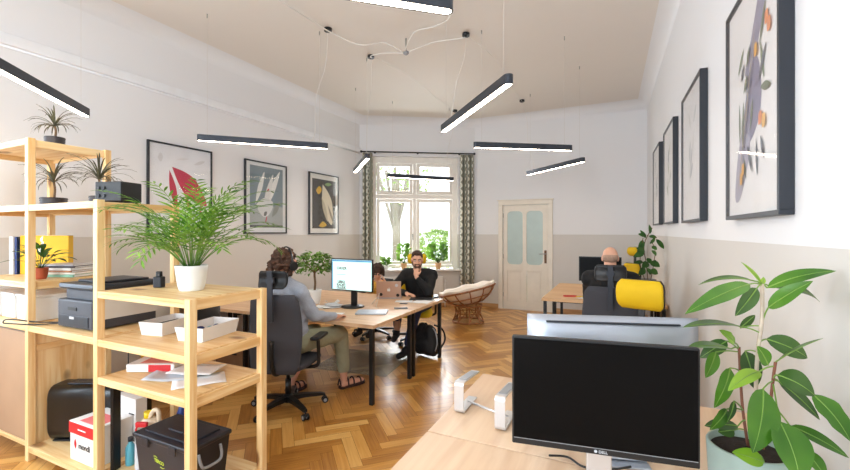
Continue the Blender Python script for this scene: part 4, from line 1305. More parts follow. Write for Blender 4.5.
P = [('ell', q(0, -0.02, 0.045), (0.094, 0.100, 0.100), R)]
for k in range(110):
    a = rr.uniform(0, 2 * PI); z = rr.uniform(-0.07, 0.15); rad = 0.095 * math.sqrt(max(0.1, 1 - max(0, z - .03) ** 2 / 0.018)); x, y = rad * math.cos(a), rad * math.sin(a)
    if y > 0.04 and z < 0.07: continue
    P.append(('ell', q(x, y - 0.022, z), (0.022, 0.022, 0.022)))
blob('hair', P, 0.008, M['hairb'], t, 1, 0.010, 60)

# --- bald man at the right-hand desk, seen from behind
base = (-0.08, 4.85, 0)
J = dict(pelvis=(-0.08, 4.78, 0.60), hl=(-0.18, 4.80, 0.60), hr=(0.02, 4.80, 0.60), chest=(-0.09, 4.74, 1.02), neck=(-0.09, 4.77, 1.19), head=(-0.095, 4.81, 1.325),
         sl=(-0.29, 4.77, 1.10), sr=(0.11, 4.77, 1.10), el=(-0.32, 5.02, 0.86), er=(0.15, 5.02, 0.86), wl=(-0.22, 5.42, 0.79), wr=(0.06, 5.42, 0.79),
         kl=(-0.20, 5.28, 0.58), kr=(0.05, 5.28, 0.58), al=(-0.20, 5.32, 0.13), ar=(0.06, 5.32, 0.13), tl=(-0.21, 5.50, 0.05), tr=(0.07, 5.50, 0.05))
t, j = person('bald man in a black shirt sitting with his back to the camera', base, J, M['skin'])
hp, q, R = head_prims(j['head'], Vector((-0.12, 1, -0.15)), 1.0)
P = hp + torso(j, 0.06, 1.05) + [('cap', j['neck'] - V3(0, 0, .08), 0.065, j['head'] - V3(0, .01, .05), 0.060)]
P += limb(j['sl'], j['el'], j['wl'], 0.052, 0.045, 0.028) + limb(j['sr'], j['er'], j['wr'], 0.052, 0.045, 0.028)
P += limb(j['hl'], j['kl'], j['al'], 0.09, 0.06, 0.04) + limb(j['hr'], j['kr'], j['ar'], 0.09, 0.06, 0.04)
P += hand_prims(j['wl'], (0.15, 1, -0.05), (0, 0, -1), 0.25, thumb=-1) + hand_prims(j['wr'], (-0.15, 1, -0.05), (0, 0, -1), 0.25, thumb=1)
blob('body', P, 0.0075, M['skin'], t, 3)
face_parts(t, q, R, 1, M['hairg'])
P = torso(j, 0.078, 1.1, 0.018) + limb(j['sl'], j['el'], j['wl'] + (j['el'] - j['wl']) * .1, 0.08, 0.064, 0.044) + limb(j['sr'], j['er'], j['wr'] + (j['er'] - j['wr']) * .1, 0.08, 0.064, 0.044)
P += [('cap', j['neck'] - V3(0, 0, .07), 0.085, j['neck'] - V3(0, 0, .02), 0.072)]
blob('shirt', P, 0.011, M['blacks'], t, 4, 0.006, 14)
P = limb(j['hl'], j['kl'], j['al'] + V3(0, 0, .05), 0.106, 0.078, 0.05) + limb(j['hr'], j['kr'], j['ar'] + V3(0, 0, .05), 0.106, 0.078, 0.05) + [('cap', j['hl'], 0.115, j['hr'], 0.115)]
blob('trousers', P, 0.011, M['jeans'], t, 3)
for s_ in 'lr':
    a, b_ = j['a' + s_], j['t' + s_]
    blob('shoe', [('cap', a - V3(0, 0, .08) + (a - b_) * .15, 0.04, b_, 0.04), ('cap', a - V3(0, 0, .01), 0.045, a.lerp(b_, .4) - V3(0, 0, .01), 0.042)], 0.008, M['shoe'], t, 2)
P = [('ell', q(0, -0.022, 0.0), (0.0775, 0.083, 0.062), R)]
blob('stubble_hair', P, 0.006, M['hairg'], t, 2)

# ------------------------------------------------------------------ plants
def leaf(bm, base, tip, w, nrm, arch=0.08, n=7, fold=0.18, mi=0, shape=1.0, vein=None, wave=0.0):
    """a folded, arched blade; w = half width at the widest"""
    base, tip, nrm = Vector(base), Vector(tip), Vector(nrm)
    d = tip - base; ln = d.length
    if ln < 1e-6: return
    d.normalize(); nrm = (nrm - d * nrm.dot(d))
    if nrm.length < 1e-4: nrm = basis(d)[0]
    nrm.normalize(); x = d.cross(nrm)
    rows = []
    for i in range(n + 1):
        u = i / n
        c = base + d * (ln * u) + nrm * (arch * ln * 4 * u * (1 - u))
        hw = w * math.sin(PI * min(1, u ** (0.85 * shape)) ) ** 0.75 if 0 < u < 1 else w * 0.02
        wv = wave * math.sin(u * 16) * hw
        up = nrm * (fold * hw + wv)
        rows.append((bm.verts.new(c + x * hw + up), bm.verts.new(c), bm.verts.new(c - x * hw + nrm * (fold * hw - wv)), c))
    for a, b in zip(rows, rows[1:]):
        for k in (0, 1):
            f = bm.faces.new((a[k], a[k + 1], b[k + 1], b[k])); f.smooth = True; f.material_index = mi
    if vein is not None:
        pts = [r[3] + nrm * 0.0006 for r in rows]
        tube(bm, pts, 0.0016, n=5, mi=vein, radii=[0.0022 * (1 - 0.75 * i / n) for i in range(n + 1)])
def pot_round(name, r0, r1, h, m, parent, soil=True, n=32, lip=0.006, ribs=0, sub_up=0.02):
    bm = bmesh.new()
    prof = [(0.001, 0), (r0 * 0.96, 0), (r0, 0.006)]
    if ribs:
        for k in range(ribs):
            a = (k + .5) / ribs; prof += [(r0 + (r1 - r0) * a + 0.0025, h * (k + .25) / ribs), (r0 + (r1 - r0) * a - 0.002, h * (k + .75) / ribs)]
    else:
        for k in range(1, 6):
            u = k / 6; prof.append((r0 + (r1 - r0) * (u ** 0.7), h * u))
    prof += [(r1, h - 0.004), (r1 - 0.002, h), (r1 - lip, h), (r1 - lip - 0.002, h - 0.03), (0.001, h - 0.031)]
    lathe(bm, prof, n)
    p = obj(name, bm, m, parent)
    if soil:
        bm = bmesh.new(); lathe(bm, [(0.001, h - 0.029), (r1 - lip - 0.004, h - 0.029), (r1 - lip - 0.004, h - sub_up + 0.002), ((r1 - lip) * .5, h - sub_up + 0.006), (0.001, h - sub_up + 0.004)], n)
        obj('soil', bm, M['soil'], parent)
    return p
# palm on the low shelving
t = thing('potted_palm', 'bushy green palm in a white pot on the low pine shelving', 'potted plant', (-2.40, 1.71, 1.24))
pot_round('pot', 0.068, 0.092, 0.155, M['white'], t)
rr = random.Random(11)
bm = bmesh.new()
def frond(az, el, ln, droop, base, pairs=10, lw=0.0062, ll=0.088):
    pts = []; p = Vector(base); a = el
    seg = 14
    for i in range(seg + 1):
        pts.append(p.copy()); d = Vector((math.cos(az) * math.cos(a), math.sin(az) * math.cos(a), math.sin(a)))
        p = p + d * (ln / seg); a -= droop / seg * (0.4 + 1.2 * i / seg)
    tube(bm, pts, 0.002, n=5, radii=[0.0028 - 0.0016 * i / seg for i in range(seg + 1)], mi=1)
    for i in range(pairs):
        u = 0.34 + 0.66 * i / (pairs - 1); k = u * seg; i0 = min(int(k), seg - 1); c = pts[i0].lerp(pts[i0 + 1], k - i0); d = (pts[i0 + 1] - pts[i0]).normalized()
        sd = d.cross(Vector((0, 0, 1)));
        if sd.length < 0.05: sd = Vector((math.sin(az), -math.cos(az), 0))
        sd.normalize(); nrm = sd.cross(d)
        L0 = ll * (0.65 + 0.5 * math.sin(PI * min(1, (u - 0.25) / 0.8))) * rr.uniform(.88, 1.1)
        for s in (-1, 1):
            dd = (d * (0.75 + 0.3 * u) + sd * s * 0.85 - Vector((0, 0, 0.12 + rr.uniform(0, .22)))).normalized()
            leaf(bm, c, c + dd * L0, lw * rr.uniform(.85, 1.15), nrm + Vector((rr.uniform(-.2, .2), rr.uniform(-.2, .2), 0)), 0.05, 4, 0.12)
for k in range(56):
    az = k * 2.399 + rr.uniform(-.25, .25); e = rr.uniform(0.80, 1.52)
    ln = rr.uniform(0.46, 0.62) * (0.84 + 0.2 * ((k * 0.618) % 1))
    if e > 1.1: ln *= 1.22
    frond(az, e, ln, rr.uniform(1.0, 2.0), (0.03 * math.cos(az), 0.03 * math.sin(az), 0.135))
tag(obj('fronds', bm, [M['leafp'], M['leaf']], t), kind=None)
# three dracaenas in dark ribbed pots
def dracaena(label, loc, stem, L0, n, r, h, seed, spread=1.0):
    q = random.Random(seed)
    t = thing('potted_dracaena', label, 'potted plant', loc)
    pot_round('pot', r * .92, r, h, M['darkpot'], t, ribs=5, n=24)
    bm = bmesh.new(); tube(bm, spline([(0, 0, h - 0.03), (0.006, 0.004, h + stem * .5), (-0.004, 0.0, h + stem)], 4), 0.008, n=8, radii=None); obj('stem', bm, M['bark'], t)
    bm = bmesh.new()
    for k in range(n):
        az = k * 2.399; el = q.uniform(0.1, 1.35); ln = L0 * q.uniform(.75, 1.1)
        p = Vector((0, 0, h + stem - 0.01)); pts = []; a = el
        for i in range(7):
            pts.append(p.copy()); d = Vector((math.cos(az) * math.cos(a), math.sin(az) * math.cos(a), math.sin(a))); p = p + d * ln / 6; a -= (0.22 + 0.14 * (1.3 - el)) * (0.5 + i / 6) * spread
        sd = Vector((-math.sin(az), math.cos(az), 0)); rows = []
        for i, c in enumerate(pts):
            w_ = 0.0038 * (0.7 + 0.6 * math.sin(PI * min(1, i / 6 * .9 + .1))) * (1 if i < 6 else 0.1)
            rows.append((bm.verts.new(c + sd * w_ + V3(0, 0, .002)), bm.verts.new(c), bm.verts.new(c - sd * w_ + V3(0, 0, .002))))
        for a_, b_ in zip(rows, rows[1:]):
            for kk in (0, 1):
                f = bm.faces.new((a_[kk], a_[kk + 1], b_[kk + 1], b_[kk])); f.smooth = True
    obj('leaves', bm, M['drac'], t)
    return t
dracaena('spiky dark plant on top of the tallest shelving', (-3.845, 1.64, 2.256), 0.09, 0.19, 40, 0.062, 0.055, 1)
dracaena('spiky dark plant in a ribbed pot left of the black box', (-4.00, 1.70, 1.791), 0.13, 0.23, 44, 0.085, 0.075, 2)
dracaena('spiky dark plant right behind the black box on the middle shelving', (-3.50, 1.76, 1.791), 0.13, 0.25, 44, 0.062, 0.075, 3)
# peace lily in terracotta
t = thing('potted_peace_lily', 'peace lily in a small terracotta pot in front of the yellow binder', 'potted plant', (-3.90, 1.575, 1.251))
pot_round('pot', 0.036, 0.050, 0.085, M['terracotta'], t, n=24)
bm = bmesh.new(); q_ = random.Random(8)
for k in range(24):
    az = k * 2.399; a = q_.uniform(.5, 1.3); l = q_.uniform(.08, .15); m_ = Vector((math.cos(az) * math.cos(a) * l, math.sin(az) * math.cos(a) * l, 0.08 + math.sin(a) * l))
    tube(bm, [(0, 0, 0.07), m_], 0.0014, n=5)
    a2 = a - 0.7; l2 = q_.uniform(.09, .15); leaf(bm, m_, m_ + Vector((math.cos(az) * math.cos(a2) * l2, math.sin(az) * math.cos(a2) * l2, math.sin(a2) * l2)), 0.021, (0, 0, 1), 0.12, 6)
obj('leaves', bm, M['leafd'], t)
for (x, y, z) in ((0.03, 0.0, 0.30), (-0.01, 0.02, 0.26), (0.05, -0.02, 0.23)):
    bm = bmesh.new(); tube(bm, [(0, 0, 0.08), (x * .6, y * .6, z * .7), (x, y, z - 0.03)], 0.0013, n=5, mi=1); leaf(bm, (x, y, z - 0.03), (x + 0.012, y, z + 0.02), 0.012, (0.3, -1, 0.2), 0.1, 6, 0.3)
    obj('flower', bm, [M['petal'], M['leafd']], t)
# small ficus tree on the table
t = thing('potted_ficus', 'small tree-shaped ficus in a white pot behind the woman', 'potted plant', (-3.30, 3.92, 0.746))
pot_round('pot', 0.062, 0.085, 0.17, M['white'], t)
bm = bmesh.new(); tube(bm, spline([(0, 0, 0.14), (0.012, 0.0, 0.24), (-0.006, 0.01, 0.34), (0.01, 0, 0.42)], 5), 0.013, n=8)
for k in range(9):
    a = k * 2.4; tube(bm, spline([(0, 0, 0.36), (0.07 * math.cos(a), 0.07 * math.sin(a), 0.42 + .01 * (k % 3)), (0.15 * math.cos(a), 0.15 * math.sin(a), 0.46 + .03 * (k % 4))], 3), 0.004, n=5)
obj('trunk', bm, M['bark'], t)
bm = bmesh.new(); q_ = random.Random(5)
for k in range(480):
    a = q_.uniform(0, 2 * PI); z = q_.uniform(-0.6, 1); rad = math.sqrt(max(0, 1 - z * z)) * q_.uniform(.55, 1.0)
    c = Vector((0.225 * rad * math.cos(a), 0.225 * rad * math.sin(a), 0.46 + 0.17 * z * q_.uniform(.7, 1)))
    d = Vector((math.cos(a), math.sin(a), q_.uniform(-.9, .5))).normalized(); leaf(bm, c, c + d * 0.055, 0.016, (q_.uniform(-.5, .5), q_.uniform(-.5, .5), 1), 0.1, 4, 0.15)
obj('leaves', bm, M['leaf'], t)

# large rubber plant in the foreground
o0 = Vector((0.363, 1.60, 0.746))
t = thing('rubber_plant', 'large broad-leaved rubber plant in a sage green pot in the foreground', 'potted plant', o0)
pot_round('pot', 0.098, 0.111, 0.19, M['gpot'], t, n=44, lip=0.008, sub_up=0.022)
Z0 = 1.29
def A(x, y, dz=0.0): return at(x, y, Z0 + dz) - o0
bm = bmesh.new()
tube(bm, spline([A(757, 448, 0.02), A(756, 388), A(758, 350), A(762, 318), A(762, 284)], 5), 0.0055, n=10)
obj('main_stem', bm, M['stemw'], t)
bm = bmesh.new()
tube(bm, spline([A(763, 449, -0.03), A(768, 425, -0.04), A(772.5, 384, -0.05), A(775.5, 362, -0.05)], 5), 0.0042, n=8)
obj('brown_stem', bm, M['stemb'], t)
bm = bmesh.new()
tube(bm, spline([A(748, 447, 0.03), A(742, 402, 0.05), A(739, 347, 0.06)], 5), 0.0042, n=8)
obj('side_stem', bm, M['stemb'], t)
n_cam = Vector((ST, -CT, 0)); up = Vector((0, 0, 1))
def rleaf(stem, b, tip, w, m, d0=0.0, d1=0.0, tilt=0.5, arch=0.07, wave=0.0):
    """stem, base, tip in the photograph with depth offsets; w = real half width; tilt 0 = faces the camera, 1 = faces up"""
    B, T = A(b[0], b[1], d0), A(tip[0], tip[1], d1)
    bm = bmesh.new()
    nn = n_cam * (1 - tilt) + up * tilt
    leaf(bm, B, T, w, nn, arch, 12, 0.16, 0, 0.92, vein=1, wave=wave)
    if stem:
        S = A(stem[0], stem[1], stem[2] if len(stem) > 2 else 0); tube(bm, spline([S, S.lerp(B, .5) + V3(0, 0, .004), B], 3), 0.0022, n=6, mi=1)
    obj('leaf', bm, [m, M['vein']], t)
LR_, LD_, LY_ = M['leafr'], M['leafr2'], M['leafr3']
m0 = (762, 285)
rleaf(m0, (754, 281), (698.5, 285), 0.026, LD_, 0.0, 0.06, 0.86, 0.10)
rleaf(m0, (750, 284), (685, 314), 0.027, LR_, -0.02, -0.10, 0.55, 0.06, 0.05)
rleaf(m0, (757, 288), (735, 316), 0.022, LD_, -0.02, -0.04, 0.35, 0.05)
rleaf(m0, (767, 288), (836, 271), 0.028, LR_, 0.0, -0.07, 0.62, 0.08)
rleaf(m0, (769, 286), (819.5, 302), 0.026, LD_, 0.03, 0.02, 0.6, 0.13)
rleaf((763, 320), (768, 308), (813, 281), 0.026, LR_, -0.02, -0.12, 0.5, 0.04)
rleaf(None, (762, 284), (741, 262), 0.007, LY_, 0.0, -0.01, 0.3, 0.05)
rleaf(None, (762, 284), (763.5, 277), 0.008, LY_, 0.0, 0.0, 0.3, 0.05)
rleaf((762, 334), (742, 327), (683, 327.5), 0.030, LD_, 0.0, -0.04, 0.90, 0.05)
rleaf((762, 326), (740, 328), (755, 315), 0.012, LD_, 0.03, 0.06, 0.4, 0.05)
rleaf((757, 345), (766, 339), (807.5, 358), 0.032, LD_, 0.02, 0.0, 0.30, 0.12)
rleaf((775, 365, -0.05), (776, 362), (823, 338.5), 0.024, LD_, -0.05, -0.14, 0.80, 0.03)
rleaf((739, 348, 0.06), (735, 343), (719, 330), 0.016, LY_, 0.04, 0.0, 0.3, 0.05, 0.1)
rleaf((739, 348, 0.06), (731, 349), (687.5, 348), 0.028, LR_, 0.04, -0.02, 0.84, 0.05)
rleaf((739, 350, 0.06), (727, 341), (700, 358), 0.024, LD_, 0.08, 0.10, 0.5, 0.06)
rleaf((739, 352, 0.06), (716, 352), (705.5, 378), 0.021, LR_, 0.06, 0.03, 0.3, 0.04)
rleaf((757, 352), (745, 351), (755, 389), 0.034, LD_, 0.05, 0.03, 0.12, 0.04)
rleaf((757, 352), (768, 365), (757, 346), 0.022, LR_, -0.05, -0.06, 0.2, 0.05)
rleaf((775, 366, -0.05), (759.5, 371.5), (728, 391), 0.022, LY_, -0.05, -0.10, 0.68, 0.10)
rleaf((741, 372, 0.055), (730, 368), (714, 408), 0.024, LR_, 0.02, -0.02, 0.3, 0.08, 0.08)
rleaf((743, 410, 0.04), (734, 401), (727, 422), 0.011, LD_, 0.02, 0.0, 0.3, 0.08)
rleaf((743, 410, 0.04), (727, 409), (709.5, 430), 0.018, LR_, 0.03, 0.0, 0.3, 0.1, 0.1)
rleaf((773, 381, -0.05), (763, 389), (752.5, 453), 0.048, LR_, -0.10, -0.16, 0.15, 0.06)
rleaf((773, 383, -0.05), (779, 421), (800, 482), 0.052, LR_, -0.13, -0.20, 0.22, 0.08)
rleaf((773, 379, -0.05), (777, 375), (815, 396), 0.042, LD_, -0.07, -0.12, 0.50, 0.12)
rleaf((774, 380, -0.05), (778, 381), (820, 420), 0.026, LD_, -0.04, -0.08, 0.55, 0.05)
rleaf((774, 380, -0.05), (812, 394), (850, 441), 0.034, LR_, -0.10, -0.17, 0.35, 0.10, 0.1)
rleaf((772, 405, -0.04), (790, 426), (849, 458), 0.024, LR_, -0.10, -0.16, 0.6, 0.06)
rleaf((770, 420, -0.04), (803, 449), (826, 478), 0.024, LR_, -0.12, -0.18, 0.35, 0.06)
rleaf((745, 420, 0.04), (738, 426), (704.5, 426), 0.024, LD_, 0.03, 0.04, 0.72, 0.05)
rleaf((745, 430, 0.04), (734, 430), (718, 432), 0.020, LD_, 0.05, 0.05, 0.4, 0.05)
rleaf((760, 455, -0.02), (764, 462), (732, 452), 0.024, LY_, -0.10, -0.08, 0.45, 0.06)
rleaf((772, 400, -0.05), (777, 415), (770, 425), 0.012, M['bark'], -0.03, -0.04, 0.3, 0.05)

# tall loose plant in the far right corner
o1 = Vector((0.32, 5.98, 0.746))
t = thing('potted_plant', 'loose tall plant with dark oval leaves in a grey pot in the far corner', 'potted plant', o1)
pot_round('pot', 0.08, 0.098, 0.255, M['gpot2'], t, n=24)
dz = 5.26
def A2(x, y, k=0.0): return at(x, y, dz + k) - o1
bm = bmesh.new(); c0 = V3(0, 0, .23)
tube(bm, spline([c0, A2(646.5, 265), A2(644, 245), A2(652, 228)], 4), 0.006, n=6)
tube(bm, spline([c0 + V3(.03, 0, 0), A2(654, 262, .05), A2(655, 250, .05), A2(651, 240, .1)], 4), 0.005, n=6)
tube(bm, spline([c0 - V3(.03, 0, 0), A2(640, 262, -.05), A2(643, 238, -.05)], 4), 0.005, n=6)
obj('stems', bm, M['bark'], t)
bm = bmesh.new()
for b, tp, w_ in (((650, 234), (649, 224.5), .028), ((649, 236), (657, 238), .03), ((645, 236), (638, 234), .03), ((646, 238), (640, 230), .026), ((656, 239), (664, 249), .035), ((650, 244), (655, 236), .03),
                  ((643, 240), (638, 252), .045), ((644, 252), (633, 257), .045), ((645, 252), (636, 248), .04), ((652, 246), (657, 250), .03), ((652, 250), (656, 256), .03), ((648, 262), (642, 268), .05), ((650, 262), (660, 267), .055),
                  ((652, 264), (656, 260), .03), ((645, 268), (638, 275), .05), ((650, 270), (658, 274), .05), ((648, 268), (650, 275), .04), ((643, 262), (634, 262), .03), ((647, 258), (651, 264), .04)):
    k = rr.uniform(-.15, .0); leaf(bm, A2(*b, k), A2(*tp, k - abs(rr.uniform(0, .08))), w_ * .85, n_cam + V3(rr.uniform(-.3, .3), 0, rr.uniform(0, .6)), 0.08, 6, 0.15)
obj('leaves', bm, M['leafd'], t)

# sill plants
def sill_plant(label, s, h, r, n, seed, potm, ph=0.13, pr=0.065, lw=0.03):
    q = random.Random(seed); c = wpt(s, -0.03, 0.816); t = thing('sill_plant', label, 'potted plant', c)
    pot_round('pot', pr * .78, pr, ph, potm, t, n=20)
    bm = bmesh.new(); bs = bmesh.new()
    for k in range(n):
        a = k * 2.399; z = q.uniform(.15, 1.0); rad = r * math.sqrt(max(0.05, 1 - (z * 2 - 1.1) ** 2 * .8)) * q.uniform(.4, 1)
        e = Vector((rad * math.cos(a), rad * math.sin(a) * .55 - 0.02, ph + h * z)); d = Vector((math.cos(a), math.sin(a) * .6, q.uniform(-.3, .8))).normalized()
        leaf(bm, e - d * .04, e + d * .05, lw, (q.uniform(-.6, .6), -1, q.uniform(0, .8)), 0.08, 5, .15)
        if k % 4 == 0: tube(bs, [(0, 0, ph - 0.02), e * .5 + V3(0, 0, ph * .5), e], 0.003, n=5)
    obj('stems', bs, M['leafd'], t); obj('leaves', bm, M['leaf'], t)
sill_plant('tall leafy plant in a peach pot on the sill, left of the man', 0.93, 0.40, 0.17, 60, 1, M['ppot'])
sill_plant('bushy plant in a peach pot on the sill, right of the man', 1.66, 0.42, 0.26, 130, 2, M['ppot'], lw=0.034)
sill_plant('small low plant at the left end of the window sill', 0.56, 0.16, 0.12, 40, 3, M['white'], 0.08, 0.05, 0.022)

# garden outside the slanted window
bm = bmesh.new(); c = wpt(1.17, 7.0, -0.9); box(bm, c, (22, 13, 0.1), WRZ)
g = obj('garden_ground', bm, mat('garden_grass', (132, 160, 84), 0.9, var=0.2, vscale=3)); tag(g, kind='structure')
def shrub(label, s, off, r, h, z0, n, m, seed, ls=0.09, trunk=0.0, cat='shrub', name='garden_shrub'):
    q = random.Random(seed); c = wpt(s, off, -0.86); t = thing(name, label, cat, c)
    bm = bmesh.new()
    tube(bm, spline([(0, 0, 0), (0.03, 0.02, z0 * .6), (0, 0, z0 + h * .4)], 4), max(0.03, trunk), n=10)
    for k in range(5):
        a = k * 1.3; tube(bm, [(0, 0, z0 * .7), (r * .5 * math.cos(a), r * .5 * math.sin(a), z0 + h * .5)], max(0.012, trunk * .35), n=6)
    obj('trunk', bm, M['barkl'], t)
    bm = bmesh.new()
    for k in range(n):
        z = q.uniform(-1, 1); a = q.uniform(0, 2 * PI); rad = math.sqrt(1 - z * z) * q.uniform(.6, 1)
        e = Vector((r * rad * math.cos(a), r * rad * math.sin(a), z0 + h * .5 + h * .5 * z)); d = Vector((q.uniform(-1, 1), q.uniform(-1, 1), q.uniform(-.6, .6))).normalized()
        leaf(bm, e, e + d * ls, ls * .32, (q.uniform(-1, 1), q.uniform(-1, 1), 1), .08, 3, .15)
    obj('foliage', bm, m, t)
M['barkl'] = mat('pale_bark', (168, 156, 140), 0.85, bump=0.6, bscale=40, var=0.15, vscale=10)
M['leafo'] = leafmat('garden_leaf', (140, 176, 86), (196, 220, 136), 0.6, 3, 0.4)
shrub('bright green bush outside the right window pane', 2.10, 3.2, 0.95, 2.0, 0.5, 1900, M['leafo'], 1, 0.12)
shrub('lower bush outside the middle of the window', 0.35, 3.9, 0.6, 1.4, 0.3, 1200, M['leafo'], 2, 0.12)
shrub('slim garden tree with a pale trunk outside the left window pane', 0.97, 5.2, 1.3, 2.4, 3.4, 900, M['leafo'], 3, 0.14, 0.14, 'tree', 'garden_tree')
# ------------------------------------------------------------------ things on the long table
def slab(bm, c, s, rz=0, bev=0.003, mi=0): return box(bm, c, s, rz, bev, 2, mi)
TZ = 0.7455
def screen(label, loc, rz, w, h, zb, lit=False, foot='round', tilt=0.0, body=None, chin=0.0, bez=0.012, marks=None):
    """flat monitor; local -y is the picture side"""
    body = body or M['black']
    t = thing('computer_monitor', label, 'monitor', loc, rz)
    zc = zb + h / 2
    bm = bmesh.new(); box(bm, (0, 0.012, zc), (w, 0.024, h), 0, 0.004, 2); box(bm, (0, 0.036, zc - 0.02), (w * .6, 0.03, h * .55), 0, 0.014, 2)
    obj('casing', bm, body, t)
    bm = bmesh.new(); box(bm, (0, -0.0012, zc + chin / 2), (w - 2 * bez, 0.002, h - 2 * bez - chin), 0)
    mats = [M['glow'] if lit else M['screen_off']]
    scr = obj('screen', bm, mats, t)
    if foot == 'round':
        bm = bmesh.new(); box(bm, (0, 0.055, (zb + 0.1) / 2 + 0.02), (0.075, 0.03, zb + 0.12), 0, 0.006); obj('neck', bm, body, t)
        bm = bmesh.new(); lathe(bm, [(0.001, 0), (0.125, 0), (0.13, 0.006), (0.125, 0.014), (0.05, 0.02), (0.001, 0.02)], 36, (0, 0.03, 0)); obj('foot', bm, body, t)
    else:
        fm = M['alum']
        bm = bmesh.new(); box(bm, (0, 0.05, (zb + 0.1) / 2 + 0.01), (0.072, 0.02, zb + 0.12), 0, 0.004); obj('neck', bm, fm, t)
        bm = bmesh.new(); box(bm, (0, 0.05, 0.006), (0.22, 0.19, 0.012), 0, 0.004); obj('foot', bm, fm, t)
    return t, scr, zc
t, scr, zc = screen('lit computer monitor on the table in front of the woman', (-2.755, 3.90, TZ), -0.03, 0.575, 0.365, 0.185, True)
bm = bmesh.new(); box(bm, (0, -0.0026, zc + 0.158), (0.55, 0.001, 0.02)); box(bm, (-0.268, -0.0026, zc - 0.01), (0.014, 0.001, 0.31)); obj('toolbar', bm, M['glowb'], scr)
for txt, sz, x, z in (('CHUZR', 0.040, -0.135, zc + 0.07), ('LIBEQ', 0.038, -0.14, zc - 0.085), ('RXOEC', 0.038, -0.14, zc - 0.12), ('OLUDK', 0.038, -0.14, zc - 0.152)):
    obj('lettering', text_bm(txt, sz, (x, -0.003, z), (1, 0, 0), (0, 0, 1), 0.0012), M['blackink'], scr, recalc=False)
bm = bmesh.new(); box(bm, (-0.14, -0.003, zc + 0.0), (0.12, 0.0008, 0.004)); obj('text_line', bm, M['greyp'], scr)
# open laptop, lid towards us
t = thing('open_laptop', 'open silver laptop with its lid toward the camera, beside the bearded man', 'laptop', (-2.68, 4.615, TZ), 0.44)
bm = bmesh.new(); box(bm, (0, 0.115, 0.008), (0.315, 0.22, 0.014), 0, 0.004); obj('base', bm, M['silver'], t)
bm = bmesh.new(); box(bm, (0, 0.118, 0.0158), (0.27, 0.10, 0.002)); obj('keyboard', bm, M['blackink'], t)
lt = Matrix.Rotation(0.16, 3, 'X')
bm = bmesh.new(); box(bm, lt @ V3(0, 0, 0.11) + V3(0, 0, .012), (0.315, 0.006, 0.215), 0, 0.002, rx=0.16); lid = obj('lid', bm, M['kraft'], t)
yd = lt @ V3(0, 0, 1); nd = lt @ V3(0, -1, 0)
bm = bmesh.new(); c = lt @ V3(0, -0.0035, 0.105) + V3(0, 0, .012)
pts = bez([(0, .35), (.3, .48), (.48, .3), (.36, .1), (.42, -.12), (.5, -.2), (.3, -.5), (.1, -.46), (0, -.42), (-.1, -.46), (-.3, -.5), (-.52, -.1), (-.42, .38), (-.2, .46)], 3)
f = poly(bm, [c + V3(px * .04, 0, 0) + yd * (py * .04) + nd * .0002 for px, py in pts]); 
f2 = poly(bm, [c + V3(px * .04, 0, 0) + yd * (py * .04) + nd * .0002 for px, py in leafo(0.0, .5, .18, .78, .08)])
bmesh.ops.triangulate(bm, faces=bm.faces[:]); obj('logo', bm, M['white'], lid)
for x, z, m_ in ((-0.10, 0.045, 'blackink'), (0.115, 0.035, 'blackink'), (0.10, 0.165, 'paperg')):
    bm = bmesh.new(); c = lt @ V3(x, -0.0036, z) + V3(0, 0, .012); cyl(bm, c, c + nd * 0.0006, 0.021, n=18); obj('sticker', bm, M[m_], lid)
bm = bmesh.new(); box(bm, lt @ V3(0, 0.0036, 0.11) + V3(0, 0, .012), (0.295, 0.001, 0.19), 0, rx=0.16); obj('screen', bm, M['glow'], lid)
t = thing('closed_laptop', 'closed silver laptop lying near the front corner of the table', 'laptop', (-2.375, 3.735, TZ), 0.42)
bm = bmesh.new(); box(bm, (0, 0, 0.005), (0.32, 0.225, 0.009), 0, 0.004); obj('base', bm, M['silver'], t)
bm = bmesh.new(); box(bm, (0, 0, 0.0125), (0.32, 0.225, 0.005), 0, 0.002); obj('lid', bm, M['silver'], t)
bm = bmesh.new(); box(bm, (0, 0, 0.005), (0.17, 0.012, 0.0085)); 
def single(name, bm, m, label, cat, loc, rz=0, group=None, smooth=False):
    o = obj(name, bm, m, None, loc, rz); return tag(o, label, cat, group)
bm.free()
bm = bmesh.new(); box(bm, (0, 0, 0.0045), (0.15, 0.075, 0.008), 0, 0.003, 3); single('smartphone', bm, M['black'], 'black phone lying at the right edge of the table', 'phone', (-2.215, 4.08, TZ), 0.55)
bm = bmesh.new(); box(bm, (0, 0, 0.004), (0.09, 0.05, 0.007), 0, 0.003, 3); single('small_device', bm, M['black'], 'small black gadget beyond the phone on the table', 'gadget', (-2.33, 4.36, TZ), 0.3)
bm = bmesh.new(); box(bm, (0, 0, 0.006), (0.30, 0.21, 0.011), 0, 0.003, 3); single('black_notebook', bm, M['black'], 'black notebook under the forearm of the bearded man', 'notebook', (-2.28, 4.76, TZ), 0.35)
def sheet(label, loc, s, rz, m='paper', h=0.0012, cat='paper sheet', curl=0.0, group=None):
    bm = bmesh.new(); n = 8
    g_ = [[bm.verts.new((s[0] * (i / n - .5), s[1] * (j / 4 - .5), h + curl * (2 * i / n - 1) ** 2 + 0.002 * math.sin(i * 1.3 + j))) for j in range(5)] for i in range(n + 1)]
    for i in range(n):
        for j in range(4): bm.faces.new((g_[i][j], g_[i + 1][j], g_[i + 1][j + 1], g_[i][j + 1])).smooth = True
    o = single('paper_sheet', bm, M[m], label, cat, loc, rz, group)
    sm = o.modifiers.new('thickness', 'SOLIDIFY'); sm.thickness = 0.0012; sm.offset = 1
    return o
sheet('white sheet of paper under the hands of the woman', (-2.74, 3.46, TZ + .003), (0.30, 0.21), 0.2)
